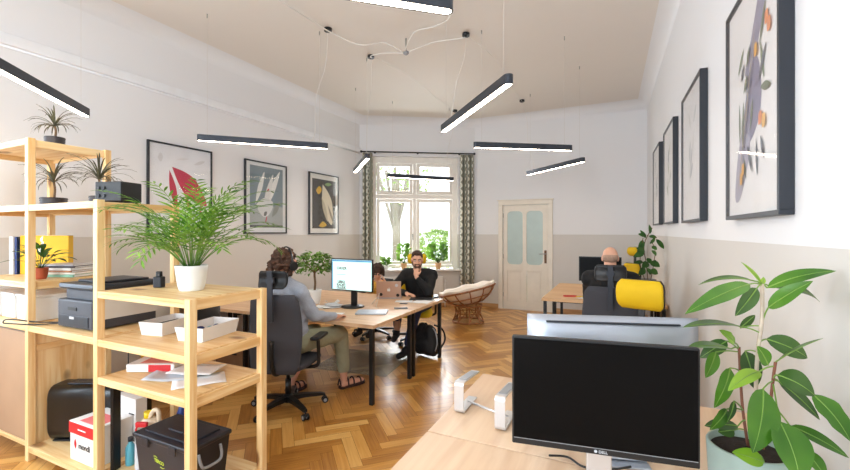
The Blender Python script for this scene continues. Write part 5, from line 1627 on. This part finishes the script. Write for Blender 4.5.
sheet('crumpled white papers left of the monitor foot, lowest sheet', (-2.99, 3.80, TZ + .003), (0.28, 0.20), 0.5, curl=0.01)
sheet('grey printed leaflet on top of the crumpled papers', (-2.95, 3.86, TZ + 0.017), (0.22, 0.16), -0.3, 'paperg', curl=0.012)
sheet('folded white paper behind the crumpled papers', (-3.08, 3.98, TZ + .003), (0.15, 0.12), 0.9, curl=0.04)
sheet('long white sheet at the far right corner of the table', (-2.19, 4.62, TZ + .003), (0.21, 0.32), 0.05)
sheet('white sheet beside the open laptop at the right', (-2.40, 4.50, TZ + .003), (0.21, 0.16), 0.4)
bm = bmesh.new(); box(bm, (0, 0, 0.012), (0.07, 0.045, 0.022), 0, 0.01, 3); tube(bm, spline([(0.03, 0, 0.012), (0.09, 0.03, 0.006), (0.14, -0.01, 0.006), (0.2, 0.03, 0.006)], 5), 0.004, n=6)
single('black_mouse', bm, M['black'], 'small black mouse with its cord near the white flowerpot', 'mouse', (-3.10, 3.66, TZ), 0.3)
bm = bmesh.new(); tube(bm, spline([(-0.10, 0.06, 0.004), (-0.03, 0.10, 0.10), (0.0, 0.06, 0.135), (0.03, 0.0, 0.09), (0.06, -0.10, 0.005), (0.12, -0.14, 0.004)], 6), 0.0035, n=6)
single('charging_cable', bm, M['cable'], 'white charging cable arching up between monitor and laptops', 'cable', (-2.56, 4.12, TZ), 0)
# backpack standing under the table corner
t = thing('backpack', 'black backpack standing on the floor by the far table leg', 'backpack', (-2.26, 4.84, 0), -0.3)
bk = mat('black_nylon', (24, 24, 27), 0.7, bump=0.8, bscale=25)
P = [('cap', (-0.10, 0, 0.09), 0.085, (0.10, 0, 0.09), 0.085), ('cap', (-0.09, 0.01, 0.3), 0.08, (0.09, 0.01, 0.3), 0.075), ('cap', (-0.09, 0, 0.1), 0.10, (-0.07, 0.01, 0.34), 0.075), ('cap', (0.09, 0, 0.1), 0.10, (0.06, 0.01, 0.34), 0.07), ('ell', (0, -0.06, 0.15), (0.13, 0.06, 0.11))]
P = [(p[0], Vector(p[1]) + V3(0, 0, .012), *([p[2]] if p[0] == 'ell' else [p[2], Vector(p[3]) + V3(0, 0, .012), p[4]])) for p in P]
blob('bag_body', P, 0.012, bk, t, 3, 0.012, 14)
for s_ in (-1, 1):
    bm = bmesh.new(); pts = spline([(s_ * 0.07, 0.08, 0.40), (s_ * 0.13, 0.17, 0.34), (s_ * 0.15, 0.20, 0.2), (s_ * 0.11, 0.13, 0.07)], 5); tube(bm, pts, 0.012, n=6); obj('shoulder_strap', bm, bk, t)
bm = bmesh.new(); tube(bm, spline([(-0.03, 0.0, 0.385), (0, 0.0, 0.43), (0.03, 0.0, 0.385)], 5), 0.007); obj('grab_handle', bm, bk, t)
bm = bmesh.new(); tube(bm, spline([(0.17, -0.02, 0.10), (0.24, -0.06, 0.22), (0.2, -0.04, 0.34), (0.12, 0.0, 0.38)], 6), 0.008, n=6); obj('side_strap', bm, M['greyp'], t)
# clear mat on the floor
bm = bmesh.new(); box(bm, (0, 0, 0.0018), (0.95, 0.85, 0.003), 0, 0.001)
single('chair_mat', bm, M['clear'], 'translucent grey chair mat on the parquet under the long table', 'floor mat', (-2.86, 4.32, 0.0005), 0.12)
# cardboard box under the left table
t = thing('cardboard_box', 'brown cardboard box on the floor beneath the left table', 'box', (-4.18, 3.62, 0), 0.05)
bm = bmesh.new(); box(bm, (0, 0, 0.15), (0.42, 0.36, 0.30), 0, 0.004); obj('carton', bm, M['card'], t)
bm = bmesh.new(); box(bm, (0, 0, 0.29), (0.435, 0.375, 0.06), 0, 0.004); obj('lid', bm, M['card'], t)
for x in (-0.09, 0.09):
    bm = bmesh.new(); box(bm, (x, -0.181, 0.17), (0.07, 0.003, 0.022), 0, 0.001); obj('hand_hole', bm, M['blackink'], t)

# ------------------------------------------------------------------ foreground desk
t, scr, zc = screen('large black monitor with silver stand in the foreground', (-0.052, 1.335, TZ), 0.147, 0.516, 0.337, 0.192, foot='flat', chin=0.016, bez=0.006)
obj('brand_mark', text_bm('\u25CF DELL', 0.011, (0, -0.0012, 0.192 + 0.010), (1, 0, 0), (0, 0, 1), 0.0002), M['paperg'], t, recalc=False)
bm = bmesh.new(); box(bm, (0, -0.0022, 0.192 + 0.0205), (0.504, 0.0012, 0.0016)); obj('bezel_line', bm, M['greyp'], t)
# silver all-in-one computer seen from behind
t = thing('desktop_computer', 'silver all-in-one computer seen from behind the black monitor', 'computer', (-0.037, 1.815, TZ), 0.285)
bm = bmesh.new(); W2, H2 = 0.322, 0.515; rings = []
NX, NZ = 16, 14
fr = [[None] * (NZ + 1) for _ in range(NX + 1)]; bkv = [[None] * (NZ + 1) for _ in range(NX + 1)]
for i in range(NX + 1):
    for k in range(NZ + 1):
        x = -W2 + 2 * W2 * i / NX; z = H2 * k / NZ
        e = (1 - (x / W2) ** 4) * (1 - (2 * z / H2 - 1) ** 4)
        fr[i][k] = bm.verts.new((x, -0.006 - 0.040 * e ** 0.8, 0.005 + z)); bkv[i][k] = bm.verts.new((x, 0.0, 0.005 + z))
for i in range(NX):
    for k in range(NZ):
        a = bm.faces.new((fr[i][k], fr[i + 1][k], fr[i + 1][k + 1], fr[i][k + 1])); a.smooth = True
        bm.faces.new((bkv[i][k], bkv[i][k + 1], bkv[i + 1][k + 1], bkv[i + 1][k]))
for i in range(NX):
    bm.faces.new((fr[i][0], bkv[i][0], bkv[i + 1][0], fr[i + 1][0])); bm.faces.new((fr[i][NZ], fr[i + 1][NZ], bkv[i + 1][NZ], bkv[i][NZ]))
for k in range(NZ):
    bm.faces.new((fr[0][k], fr[0][k + 1], bkv[0][k + 1], bkv[0][k])); bm.faces.new((fr[NX][k], bkv[NX][k], bkv[NX][k + 1], fr[NX][k + 1]))
obj('back_casing', bm, M['silver'], t)
bm = bmesh.new(); box(bm, (0, -0.0275, 0.496), (0.50, 0.012, 0.0075), 0, 0.003); obj('vent_slot', bm, M['graym'], t)
bm = bmesh.new(); box(bm, (0, 0.004, 0.26), (2 * W2 - .01, 0.006, 0.50), 0, 0.002); obj('screen', bm, M['screen_off'], t)
bm = bmesh.new(); box(bm, (0, -0.085, 0.004), (0.20, 0.16, 0.007), 0, 0.003); box(bm, (0, -0.09, 0.09), (0.18, 0.01, 0.17), 0, 0.003, rx=-0.35); obj('stand', bm, M['silver'], t)
# laptop stand: two bent aluminium brackets tied by a bar
t = thing('laptop_stand', 'empty aluminium laptop stand with two bent brackets on the foreground desk', 'laptop stand', (-0.58, 1.90, TZ))
def bracket(ox, oy, ln, w_=0.045, hh=0.145, th=0.006):
    bm = bmesh.new(); r = 0.018; path = [(ln, hh - 0.02)]
    for a in range(0, 91, 15): path.append((r - r * math.sin(math.radians(a)), hh - r + r * math.cos(math.radians(a))))
    for a in range(0, 91, 15): path.append((r - r * math.cos(math.radians(a)), r - r * math.sin(math.radians(a))))
    path.append((ln * .82, 0.0))
    vo = []
    for i, (y, z) in enumerate(path):
        a = Vector(path[max(i - 1, 0)]); b_ = Vector(path[min(i + 1, len(path) - 1)]); d_ = (b_ - a).normalized(); n_ = Vector((-d_.y, d_.x)) * th
        vo.append([V3(ox - w_ / 2, oy + y, z + 0.004), V3(ox + w_ / 2, oy + y, z + 0.004), V3(ox + w_ / 2, oy + y + n_.x, z + 0.004 + n_.y), V3(ox - w_ / 2, oy + y + n_.x, z + 0.004 + n_.y)])
    loft(bm, vo, smooth=False)
    o = obj('bracket', bm, M['alum'], t)
    bm = bmesh.new(); box(bm, (ox, oy + ln * .55, hh + 0.0005 - 0.0065), (w_ * .8, ln * .72, 0.0035), 0, 0.001, rx=-0.088); obj('rubber_pad', bm, M['greyp'], o)
    bm = bmesh.new(); box(bm, (ox, oy + ln * .4, 0.0015), (w_ * .8, ln * .5, 0.003)); obj('rubber_foot', bm, M['black'], o)
bracket(-0.105, -0.07, 0.25); bracket(0.115, -0.16, 0.25)
bm = bmesh.new(); tube(bm, [(-0.105, 0.065, 0.010), (0.115, -0.02, 0.010)], 0.006, n=8); obj('cross_bar', bm, M['alum'], t)
bm = bmesh.new(); tube(bm, spline([(0, 0, 0.02), (0.05, 0.05, 0.012), (0.12, 0.03, 0.01), (0.2, 0.08, 0.012), (0.27, 0.05, 0.06)], 6), 0.004, n=6)
single('monitor_cable', bm, M['black'], 'black cable running under the edge of the foreground monitor', 'cable', (-0.24, 1.60, TZ), -0.30)
# screen and small things on the far right desk
t, scr, zc = screen('dark monitor on the far right desk, left of the bald head', (-0.25, 6.15, TZ), 0.0, 0.54, 0.34, 0.175)
bm = bmesh.new(); tube(bm, [(0.06 * math.cos(a) * 1.4, 0.06 * math.sin(a), 0.006 + 0.002 * math.sin(3 * a)) for a in [2 * PI * k / 24 for k in range(24)]], 0.006, n=6)
single('red_lanyard', bm, M['red'], 'red looped lanyard on the far right desk', 'lanyard', (-0.60, 5.80, TZ), 0.3)
bm = bmesh.new(); tube(bm, spline([(0, 0, 0.006), (0.06, 0.05, 0.008), (0.12, 0.01, 0.007), (0.1, -0.05, 0.006)], 5), 0.006, n=6)
single('yellow_strap', bm, M['ylw'], 'yellow strap lying beside the red lanyard', 'strap', (-0.52, 5.74, TZ), 0.2)
sheet('small white paper on the far right desk beside the lanyard', (-0.46, 5.70, TZ + .003), (0.12, 0.08), 0.8)

# ------------------------------------------------------------------ things on the shelving
def sbox(part, t, c, s, m, bev=0.003, rz=0.0):
    bm = bmesh.new(); box(bm, c, s, rz, bev, 2); return obj(part, bm, m, t)
# black box on the middle shelving
t = thing('black_audio_box', 'small black box-shaped device on top of the middle shelving', 'device', (-3.03, 1.64, 1.7915), 0.25)
sbox('case', t, (0, 0, 0.072), (0.20, 0.16, 0.13), M['black'], 0.006)
for x, z in ((-0.07, 0.045), (-0.03, 0.045), (-0.07, 0.095), (-0.03, 0.095)):
    bm = bmesh.new(); cyl(bm, (x, -0.08, z), (x, -0.087, z), 0.012, n=14); obj('dial', bm, M['black'], t)
for x in (-0.08, 0.08):
    for y in (-0.06, 0.06):
        bm = bmesh.new(); cyl(bm, (x, y, 0), (x, y, 0.008), 0.01, n=10); obj('foot', bm, M['black'], t)
bm = bmesh.new(); tube(bm, spline([(0, 0, 0.006), (0.06, 0.02, 0.01), (0.12, -0.02, 0.006), (0.16, 0.02, 0.012), (0.08, 0.04, 0.006), (0.02, 0.03, 0.006)], 6), 0.006, n=6)
single('coiled_cable', bm, M['black'], 'coil of black cord beside the black box on the middle shelving', 'cord', (-3.32, 1.55, 1.7915), 0.1)
# binders and books on the tall unit
fa = math.atan2(0.17, 0.36)
t = thing('yellow_binder', 'wide bright yellow binder standing on the tall shelving', 'binder', (-4.31, 1.785, 1.2515), fa)
sbox('cover', t, (0, 0, 0.16), (0.40, 0.05, 0.32), M['ylwbook'], 0.004); sbox('paper_block', t, (0, 0.002, 0.1605), (0.385, 0.038, 0.322), M['paper'], 0.001)
for lab, off, m_, w_ in (('dark blue folder standing left of the yellow binder', -0.225, M['bluep'], 0.018), ('white folder standing at the far left of the yellow binder', -0.262, M['paper'], 0.035)):
    bm = bmesh.new(); box(bm, (0, 0, 0.155), (w_, 0.07, 0.31), 0, 0.003)
    single('folder', bm, m_, lab, 'folder', (-4.31 + off * math.cos(fa), 1.785 + off * math.sin(fa), 1.2515), fa)
zz = 1.2515; cols = [((140, 190, 164), 0.020), ((232, 226, 214), 0.016), ((178, 122, 84), 0.014), ((226, 220, 214), 0.020), ((70, 66, 70), 0.012), ((186, 184, 190), 0.014)]
labs = ['mint green book at the bottom of the stack', 'cream book second from the bottom of the stack', 'tan book in the middle of the stack', 'off-white book above the tan one in the stack', 'thin dark book near the top of the stack', 'light grey book on top of the stack']
for i, ((c_, h_), lb) in enumerate(zip(cols, labs)):
    t = thing('book', lb, 'book', (-3.97 + 0.008 * math.sin(i * 2), 1.775, zz), 0.35 + 0.08 * math.sin(i * 1.7), 'books stacked beside the binder')
    w_, d_ = 0.30 - 0.012 * (i % 3), 0.20
    bm = bmesh.new(); box(bm, (0, 0, h_ * .5), (w_, d_, h_ - 0.001), 0, 0.002); obj('cover', bm, mat('book_cover', c_, 0.6), t)
    bm = bmesh.new(); box(bm, (0.004, 0.006, h_ * .5), (w_ - 0.004, d_ - 0.008, h_ - 0.006)); obj('pages', bm, M['paper'], t)
    zz += h_ + 0.0005
for i, (x, lb) in enumerate(((-4.46, 'white storage box at the left end of the lower shelf'), (-4.22, 'white storage box in the middle of the lower shelf'), (-3.95, 'white storage box nearest the printer on the lower shelf'))):
    t = thing('storage_box', lb, 'box', (x, 1.66, 0.9515), 0.0, 'white boxes beside the printer')
    w_ = 0.19 if i < 2 else 0.26
    sbox('box_body', t, (0, 0, 0.085), (w_, 0.30, 0.17), M['white'], 0.006); sbox('lid', t, (0, 0, 0.178), (w_ + 0.012, 0.312, 0.016), M['white'], 0.004)
# printer
t = thing('printer', 'dark grey office printer with pale side panel on the middle shelving', 'printer', (-3.30, 1.72, 0.9515), 0.03)
sbox('body', t, (0, 0, 0.10), (0.40, 0.42, 0.19), M['printer'], 0.012)
sbox('upper_body', t, (0.015, 0.01, 0.225), (0.36, 0.38, 0.085), M['printer'], 0.014)
sbox('scanner_lid', t, (0.02, 0.0, 0.285), (0.40, 0.43, 0.038), M['graym'], 0.012)
sbox('document_tray', t, (0.03, 0.02, 0.312), (0.30, 0.30, 0.016), M['navy'], 0.006)
sbox('side_panel', t, (0.2015, 0.02, 0.155), (0.006, 0.39, 0.175), M['printl'], 0.002)
sbox('front_drawer', t, (-0.01, -0.2115, 0.055), (0.34, 0.006, 0.07), M['graym'], 0.002)
sbox('paper_slot', t, (-0.02, -0.2115, 0.135), (0.10, 0.005, 0.022), M['black'], 0.001)
sbox('brand_plate', t, (-0.02, -0.2155, 0.075), (0.05, 0.003, 0.016), M['paperg'], 0.0005)
bm = bmesh.new(); tube(bm, spline([(0.26, 0.1, 0.02), (0.13, 0.03, 0.012), (0.0, -0.04, 0.006), (-0.12, -0.09, 0.014), (-0.19, -0.115, 0.02), (-0.16, -0.10, 0.045), (-0.02, -0.02, 0.02), (0.12, 0.045, 0.014)], 6), 0.0045, n=6)
single('power_cable', bm, M['black'], 'looped black cable sticking out left of the printer', 'cable', (-3.68, 1.49, 0.9515), 0.1)
bm = bmesh.new(); tube(bm, spline([(0, 0, 0), (0.03, 0.01, -0.12), (0.10, 0.0, -0.22), (0.13, -0.02, -0.33)], 6), 0.004, n=6)
single('power_cable', bm, M['black'], 'thin black cable hanging down behind the shredder', 'cable', (-3.49, 1.90, 0.90), 0)
# shredder
t = thing('paper_shredder', 'glossy black rounded machine on the bottom board of the middle shelving', 'shredder', (-3.43, 1.735, 0.1115), 0.42)
gl_ = mat('gloss_black', (12, 12, 13), 0.3)
bm = bmesh.new(); rings = []
for x in (-0.31, -0.295, 0.295, 0.31):
    k = 0.92 if abs(x) > 0.3 else 1.0; r = []
    for i in range(24):
        a = 2 * PI * i / 24; ca, sa = math.cos(a), math.sin(a)
        r.append(V3(x, 0.105 * k * math.copysign(abs(ca) ** 0.45, ca), 0.20 + 0.195 * k * math.copysign(abs(sa) ** 0.42, sa)))
    rings.append(r)
loft(bm, rings); obj('housing', bm, gl_, t)
sbox('top_panel', t, (0.02, 0.0, 0.397), (0.46, 0.09, 0.010), M['graym'], 0.004)
sbox('slot', t, (0.02, 0.0, 0.4025), (0.36, 0.008, 0.004), M['black'], 0.001)
sbox('control_strip', t, (-0.3125, 0, 0.28), (0.004, 0.05, 0.02), M['greyp'], 0.001)
sbox('base_rim', t, (0, 0, 0.006), (0.56, 0.17, 0.012), M['black'], 0.003)
# paper cartons
t = thing('paper_carton', 'white paper carton with a red lid band on the bottom shelf', 'box', (-3.125, 1.585, 0.1115), 0.0)
sbox('carton', t, (0, 0, 0.095), (0.295, 0.215, 0.19), M['white'], 0.003); sbox('lid', t, (0, 0, 0.215), (0.303, 0.223, 0.075), M['white'], 0.003)
bm = bmesh.new(); box(bm, (0, -0.1122, 0.213), (0.303, 0.0012, 0.070)); obj('red_band', bm, M['red'], t)
bm = bmesh.new(); box(bm, (0.02, -0.02, 0.2530), (0.20, 0.13, 0.001)); obj('lid_print', bm, mat('pale_red_print', (226, 120, 120), 0.6), t)
obj('lettering', text_bm('mondi', 0.052, (0.02, -0.1086, 0.105), (1, 0, 0), (0, 0, 1), 0.0012), M['blackink'], t, recalc=False)
sbox('band_print', t, (0.0, -0.1132, 0.212), (0.09, 0.001, 0.008), M['paper'], 0)
bm = bmesh.new(); f = poly(bm, [V3(-0.085 + px * .03, -0.1088, 0.11 + py * .055) for px, py in leafo(0.1, -.6, .0, .6, .45)]); bmesh.ops.triangulate(bm, faces=bm.faces[:]); obj('leaf_mark', bm, M['red'], t)
t = thing('paper_carton', 'tall plain white carton right behind the red-lidded carton', 'box', (-3.075, 1.737, 0.1115), 0.0)
sbox('carton', t, (0, 0, 0.18), (0.25, 0.075, 0.36), M['white'], 0.003)
obj('lettering', text_bm('mondi', 0.045, (0.06, -0.0383, 0.09), (1, 0, 0), (0, 0, 1), 0.001), M['blackink'], t, recalc=False)
sbox('upper_label', t, (0.08, -0.0383, 0.255), (0.06, 0.001, 0.008), M['blackink'], 0)
bm = bmesh.new(); box(bm, (0, 0, 0.265), (0.022, 0.055, 0.53), 0, 0.002); single('metal_bracket', bm, M['blackm'], 'upright black metal strip beside the shelving post, under the low shelf', 'bracket', (-2.862, 1.53, 0.1115), 0.3)
# bottles
t = thing('plastic_canister', 'cream plastic canister with yellow cap on the bottom board', 'canister', (-2.775, 1.70, 0.1115), 0.15)
bm = bmesh.new(); rings = []
for z, w_, d_ in ((0, .07, .032), (.01, .075, .036), (.2, .075, .036), (.25, .07, .034), (.27, .05, .03)):
    rings.append([V3(w_ * math.copysign(abs(math.cos(a)) ** .5, math.cos(a)), d_ * math.copysign(abs(math.sin(a)) ** .5, math.sin(a)), z) for a in [2 * PI * i / 20 for i in range(20)]])
loft(bm, rings); tube(bm, spline([(0.06, 0, 0.235), (0.055, 0, 0.315), (0.02, 0, 0.325), (-0.02, 0, 0.27)], 5), 0.014, n=10); obj('canister_body', bm, M['cream'], t)
bm = bmesh.new(); cyl(bm, (-0.035, 0, 0.265), (-0.035, 0, 0.31), 0.023, n=16); obj('cap', bm, M['ylw'], t)
sbox('label', t, (0, -0.0365, 0.12), (0.11, 0.001, 0.12), mat('canister_label', (214, 206, 206), 0.5), 0)
t = thing('spray_bottle', 'spray bottle with red trigger in front of the cream canister', 'spray bottle', (-2.74, 1.615, 0.1115), 0.4)
bm = bmesh.new(); lathe(bm, [(0.001, 0), (0.036, 0), (0.038, 0.01), (0.036, 0.16), (0.018, 0.21), (0.014, 0.245), (0.001, 0.246)], 20); obj('bottle_body', bm, M['paperg'], t)
bm = bmesh.new(); box(bm, (0.0, 0, 0.27), (0.075, 0.022, 0.032), 0, 0.006); tube(bm, spline([(-0.02, 0, 0.262), (-0.038, 0, 0.24), (-0.03, 0, 0.21)], 4), 0.005, n=6); obj('trigger', bm, M['red'], t)
t = thing('liquid_bottle', 'small teal bottle with dark cap low beside the cream canister', 'bottle', (-2.84, 1.605, 0.1115))
bm = bmesh.new(); lathe(bm, [(0.001, 0), (0.026, 0), (0.028, 0.01), (0.028, 0.11), (0.012, 0.14), (0.012, 0.15), (0.001, 0.15)], 18); obj('bottle_body', bm, M['tealp'], t)
bm = bmesh.new(); cyl(bm, (0, 0, 0.15), (0, 0, 0.175), 0.014, n=14); obj('cap', bm, M['navy'], t)
t = thing('cleaner_bottle', 'dark blue bottle behind the black storage box', 'bottle', (-2.68, 1.84, 0.1115))
bm = bmesh.new(); lathe(bm, [(0.001, 0), (0.036, 0), (0.038, 0.01), (0.038, 0.25), (0.02, 0.30), (0.018, 0.33), (0.001, 0.33)], 20); obj('bottle_body', bm, M['bluep'], t)
bm = bmesh.new(); cyl(bm, (0, 0, 0.18), (0, 0, 0.22), 0.0388, n=20); obj('label', bm, M['paper'], t)
# black storage box
t = thing('storage_box', 'black plastic storage box with lid and grey handle on the bottom board', 'box', (-2.36, 1.625, 0.1115), 0.0)
bm = bmesh.new()
rings = [[V3(sx * w_, sy * d_, z) for sx, sy in ((1, 1), (-1, 1), (-1, -1), (1, -1))] for z, w_, d_ in ((0, .21, .115), (.28, .238, .132))]
loft(bm, rings, smooth=False); obj('tub', bm, M['navy'], t)
bm = bmesh.new(); box(bm, (0, 0, 0.293), (0.50, 0.285, 0.028), 0, 0.010, 3); box(bm, (0, 0, 0.311), (0.40, 0.20, 0.012), 0, 0.005); box(bm, (0.0, -0.02, 0.32), (0.13, 0.05, 0.014), 0, 0.005); obj('lid', bm, M['navy'], t)
bm = bmesh.new(); tube(bm, spline([(0.243, -0.075, 0.25), (0.258, -0.072, 0.20), (0.262, -0.05, 0.17), (0.262, 0.04, 0.17), (0.258, 0.06, 0.20), (0.243, 0.063, 0.25)], 5), 0.008, n=8); obj('handle', bm, M['greyp'], t)
for x in (-0.12, 0.12):
    bm = bmesh.new(); box(bm, (x, -0.146, 0.275), (0.06, 0.008, 0.045), 0, 0.003); obj('latch', bm, M['navy'], t)
nrm_tilt = Vector((0, -0.017, 0.28)).normalized()
obj('lettering', text_bm('TERCO', 0.027, (-0.02, -0.1275, 0.175), (1, 0, -0.12), nrm_tilt, 0.001), M['lime'], t, recalc=False)
bm = bmesh.new(); tube(bm, [V3(-0.068, -0.1280, 0.20), V3(-0.055, -0.1282, 0.203), V3(-0.035, -0.1280, 0.196)], 0.002, n=5); obj('logo_stroke', bm, M['lime'], t)
bm = bmesh.new(); tube(bm, [V3(-0.01, -0.1265, 0.150), V3(0.01, -0.1263, 0.145), V3(0.025, -0.1265, 0.150)], 0.002, n=5); obj('logo_stroke', bm, M['lime'], t)
# low shelving, third board
t = thing('paper_ream', 'wrapped ream of paper with red stripe on the third board', 'paper ream', (-2.72, 1.72, 0.7165), 0.45)
sbox('ream', t, (0, 0, 0.026), (0.30, 0.21, 0.05), M['white'], 0.006)
sbox('red_stripe', t, (0.06, -0.1056, 0.026), (0.14, 0.001, 0.044), M['red'], 0); sbox('top_print', t, (0.02, 0.0, 0.0515), (0.20, 0.15, 0.001), mat('ream_print', (220, 130, 120), 0.6), 0)
sheet('greyish leaflets in front of the wrapped ream', (-2.47, 1.66, 0.7195), (0.30, 0.21), 0.55, 'paperg', curl=0.012)
sheet('beige magazine lying on the leaflets, third board', (-2.40, 1.75, 0.738), (0.28, 0.20), 0.35, 'paper', curl=0.004)
sheet('white sheets at the right end of the third board', (-2.26, 1.66, 0.7195), (0.28, 0.20), 0.95)
# second board: two long white trays
def tray(label, loc, rz, w_, l_):
    t = thing('white_tray', label, 'tray', loc, rz, 'long white trays')
    bm = bmesh.new(); th = 0.003; h_ = 0.085
    o_ = lambda k, z, s: [V3(sx * (w_ / 2 * k - s), sy * (l_ / 2 * (1 - (1 - k) * w_ / l_) - s), z) for sx, sy in ((1, 1), (-1, 1), (-1, -1), (1, -1))]
    loft(bm, [o_(.86, 0, 0), o_(1, h_, 0), o_(1, h_, th), o_(.86, th, th)], smooth=False); obj('tray_body', bm, M['white'], t)
    return t
tray('long white tray holding a dark pouch, left one on the second board', (-2.70, 1.765, 0.9465), 0.22, 0.18, 0.29)
tray('long white tray with blue bits inside, right one on the second board', (-2.345, 1.785, 0.9465), 0.2, 0.20, 0.32)
bm = bmesh.new(); box(bm, (0, 0, 0.018), (0.07, 0.17, 0.03), 0, 0.012, 3); single('dark_pouch', bm, M['black'], 'dark pouch lying inside the left tray', 'pouch', (-2.68, 1.76, 0.9815), 0.15)
for k, (x, y, c_, lb) in enumerate(((-2.36, 1.74, 'bluep', 'dark blue stamp inside the right tray, nearest'), (-2.31, 1.77, 'tealp', 'turquoise stamp inside the right tray'), (-2.33, 1.83, 'bluep', 'dark blue stamp inside the right tray, farthest'))):
    bm = bmesh.new(); ball(bm, (0, 0, 0.045), (0.022, 0.028, 0.02), 2); cyl(bm, (0, 0, 0.0), (0, 0, 0.035), 0.018, n=12); single('hand_stamp', bm, M[c_], lb, 'stamp', (x, y, 0.951), 0.3 * k)
# top board: small black bottle
t = thing('black_bottle', 'small square black bottle left of the white palm pot', 'bottle', (-2.70, 1.70, 1.2415), 0.3)
sbox('bottle_body', t, (0, 0, 0.035), (0.055, 0.045, 0.07), M['navy'], 0.006); sbox('cap', t, (0, 0, 0.087), (0.03, 0.026, 0.034), M['black'], 0.004)
# ------------------------------------------------------------------ camera, daylight, view
cam = D.cameras.new('camera'); co = D.objects.new('camera', cam); COL.objects.link(co)
co.location = (0, 0, 1.6); co.rotation_euler = (PI / 2, 0, TH); cam.lens = F / 850 * 36; cam.sensor_width = 36; cam.shift_y = -3 / 850
cam.clip_start = 0.05
scene.camera = co
w = D.worlds.new('sky'); scene.world = w; w.use_nodes = True
bg = w.node_tree.nodes['Background']; bg.inputs[0].default_value = (0.90, 0.95, 1, 1); bg.inputs[1].default_value = 1.6
def area(loc, rot, sx, sy, power, col):
    l = D.lights.new('daylight', 'AREA'); l.shape = 'RECTANGLE'; l.size = sx; l.size_y = sy; l.energy = power; l.color = col
    o = D.objects.new('daylight', l); COL.objects.link(o); o.location = loc; o.rotation_euler = rot; return o
LP = 1.0
for y in (-0.85, 0.95): area((-5.35, y, 2.05), (0, -PI / 2, 0), 2.4, 1.3, 70 * LP, (0.72, 0.86, 1))
for x in (-1.0, -3.4): area((x, -3.0, 2.05), (PI / 2, 0, 0), 1.4, 2.4, 135 * LP, (0.74, 0.88, 1))
c = wpt(1.17, 1.3, 1.9); area(c, (PI / 2, 0, WRZ + PI), 2.2, 2.6, 240 * LP, (0.92, 0.96, 1))
vs = scene.view_settings; vs.view_transform = 'Standard'; vs.look = 'None'; vs.exposure = 0.42; vs.gamma = 1; vs.use_curve_mapping = False
scene.cycles.use_denoising = True
scene.cycles.max_bounces = 10; scene.cycles.diffuse_bounces = 6; scene.cycles.transparent_max_bounces = 16
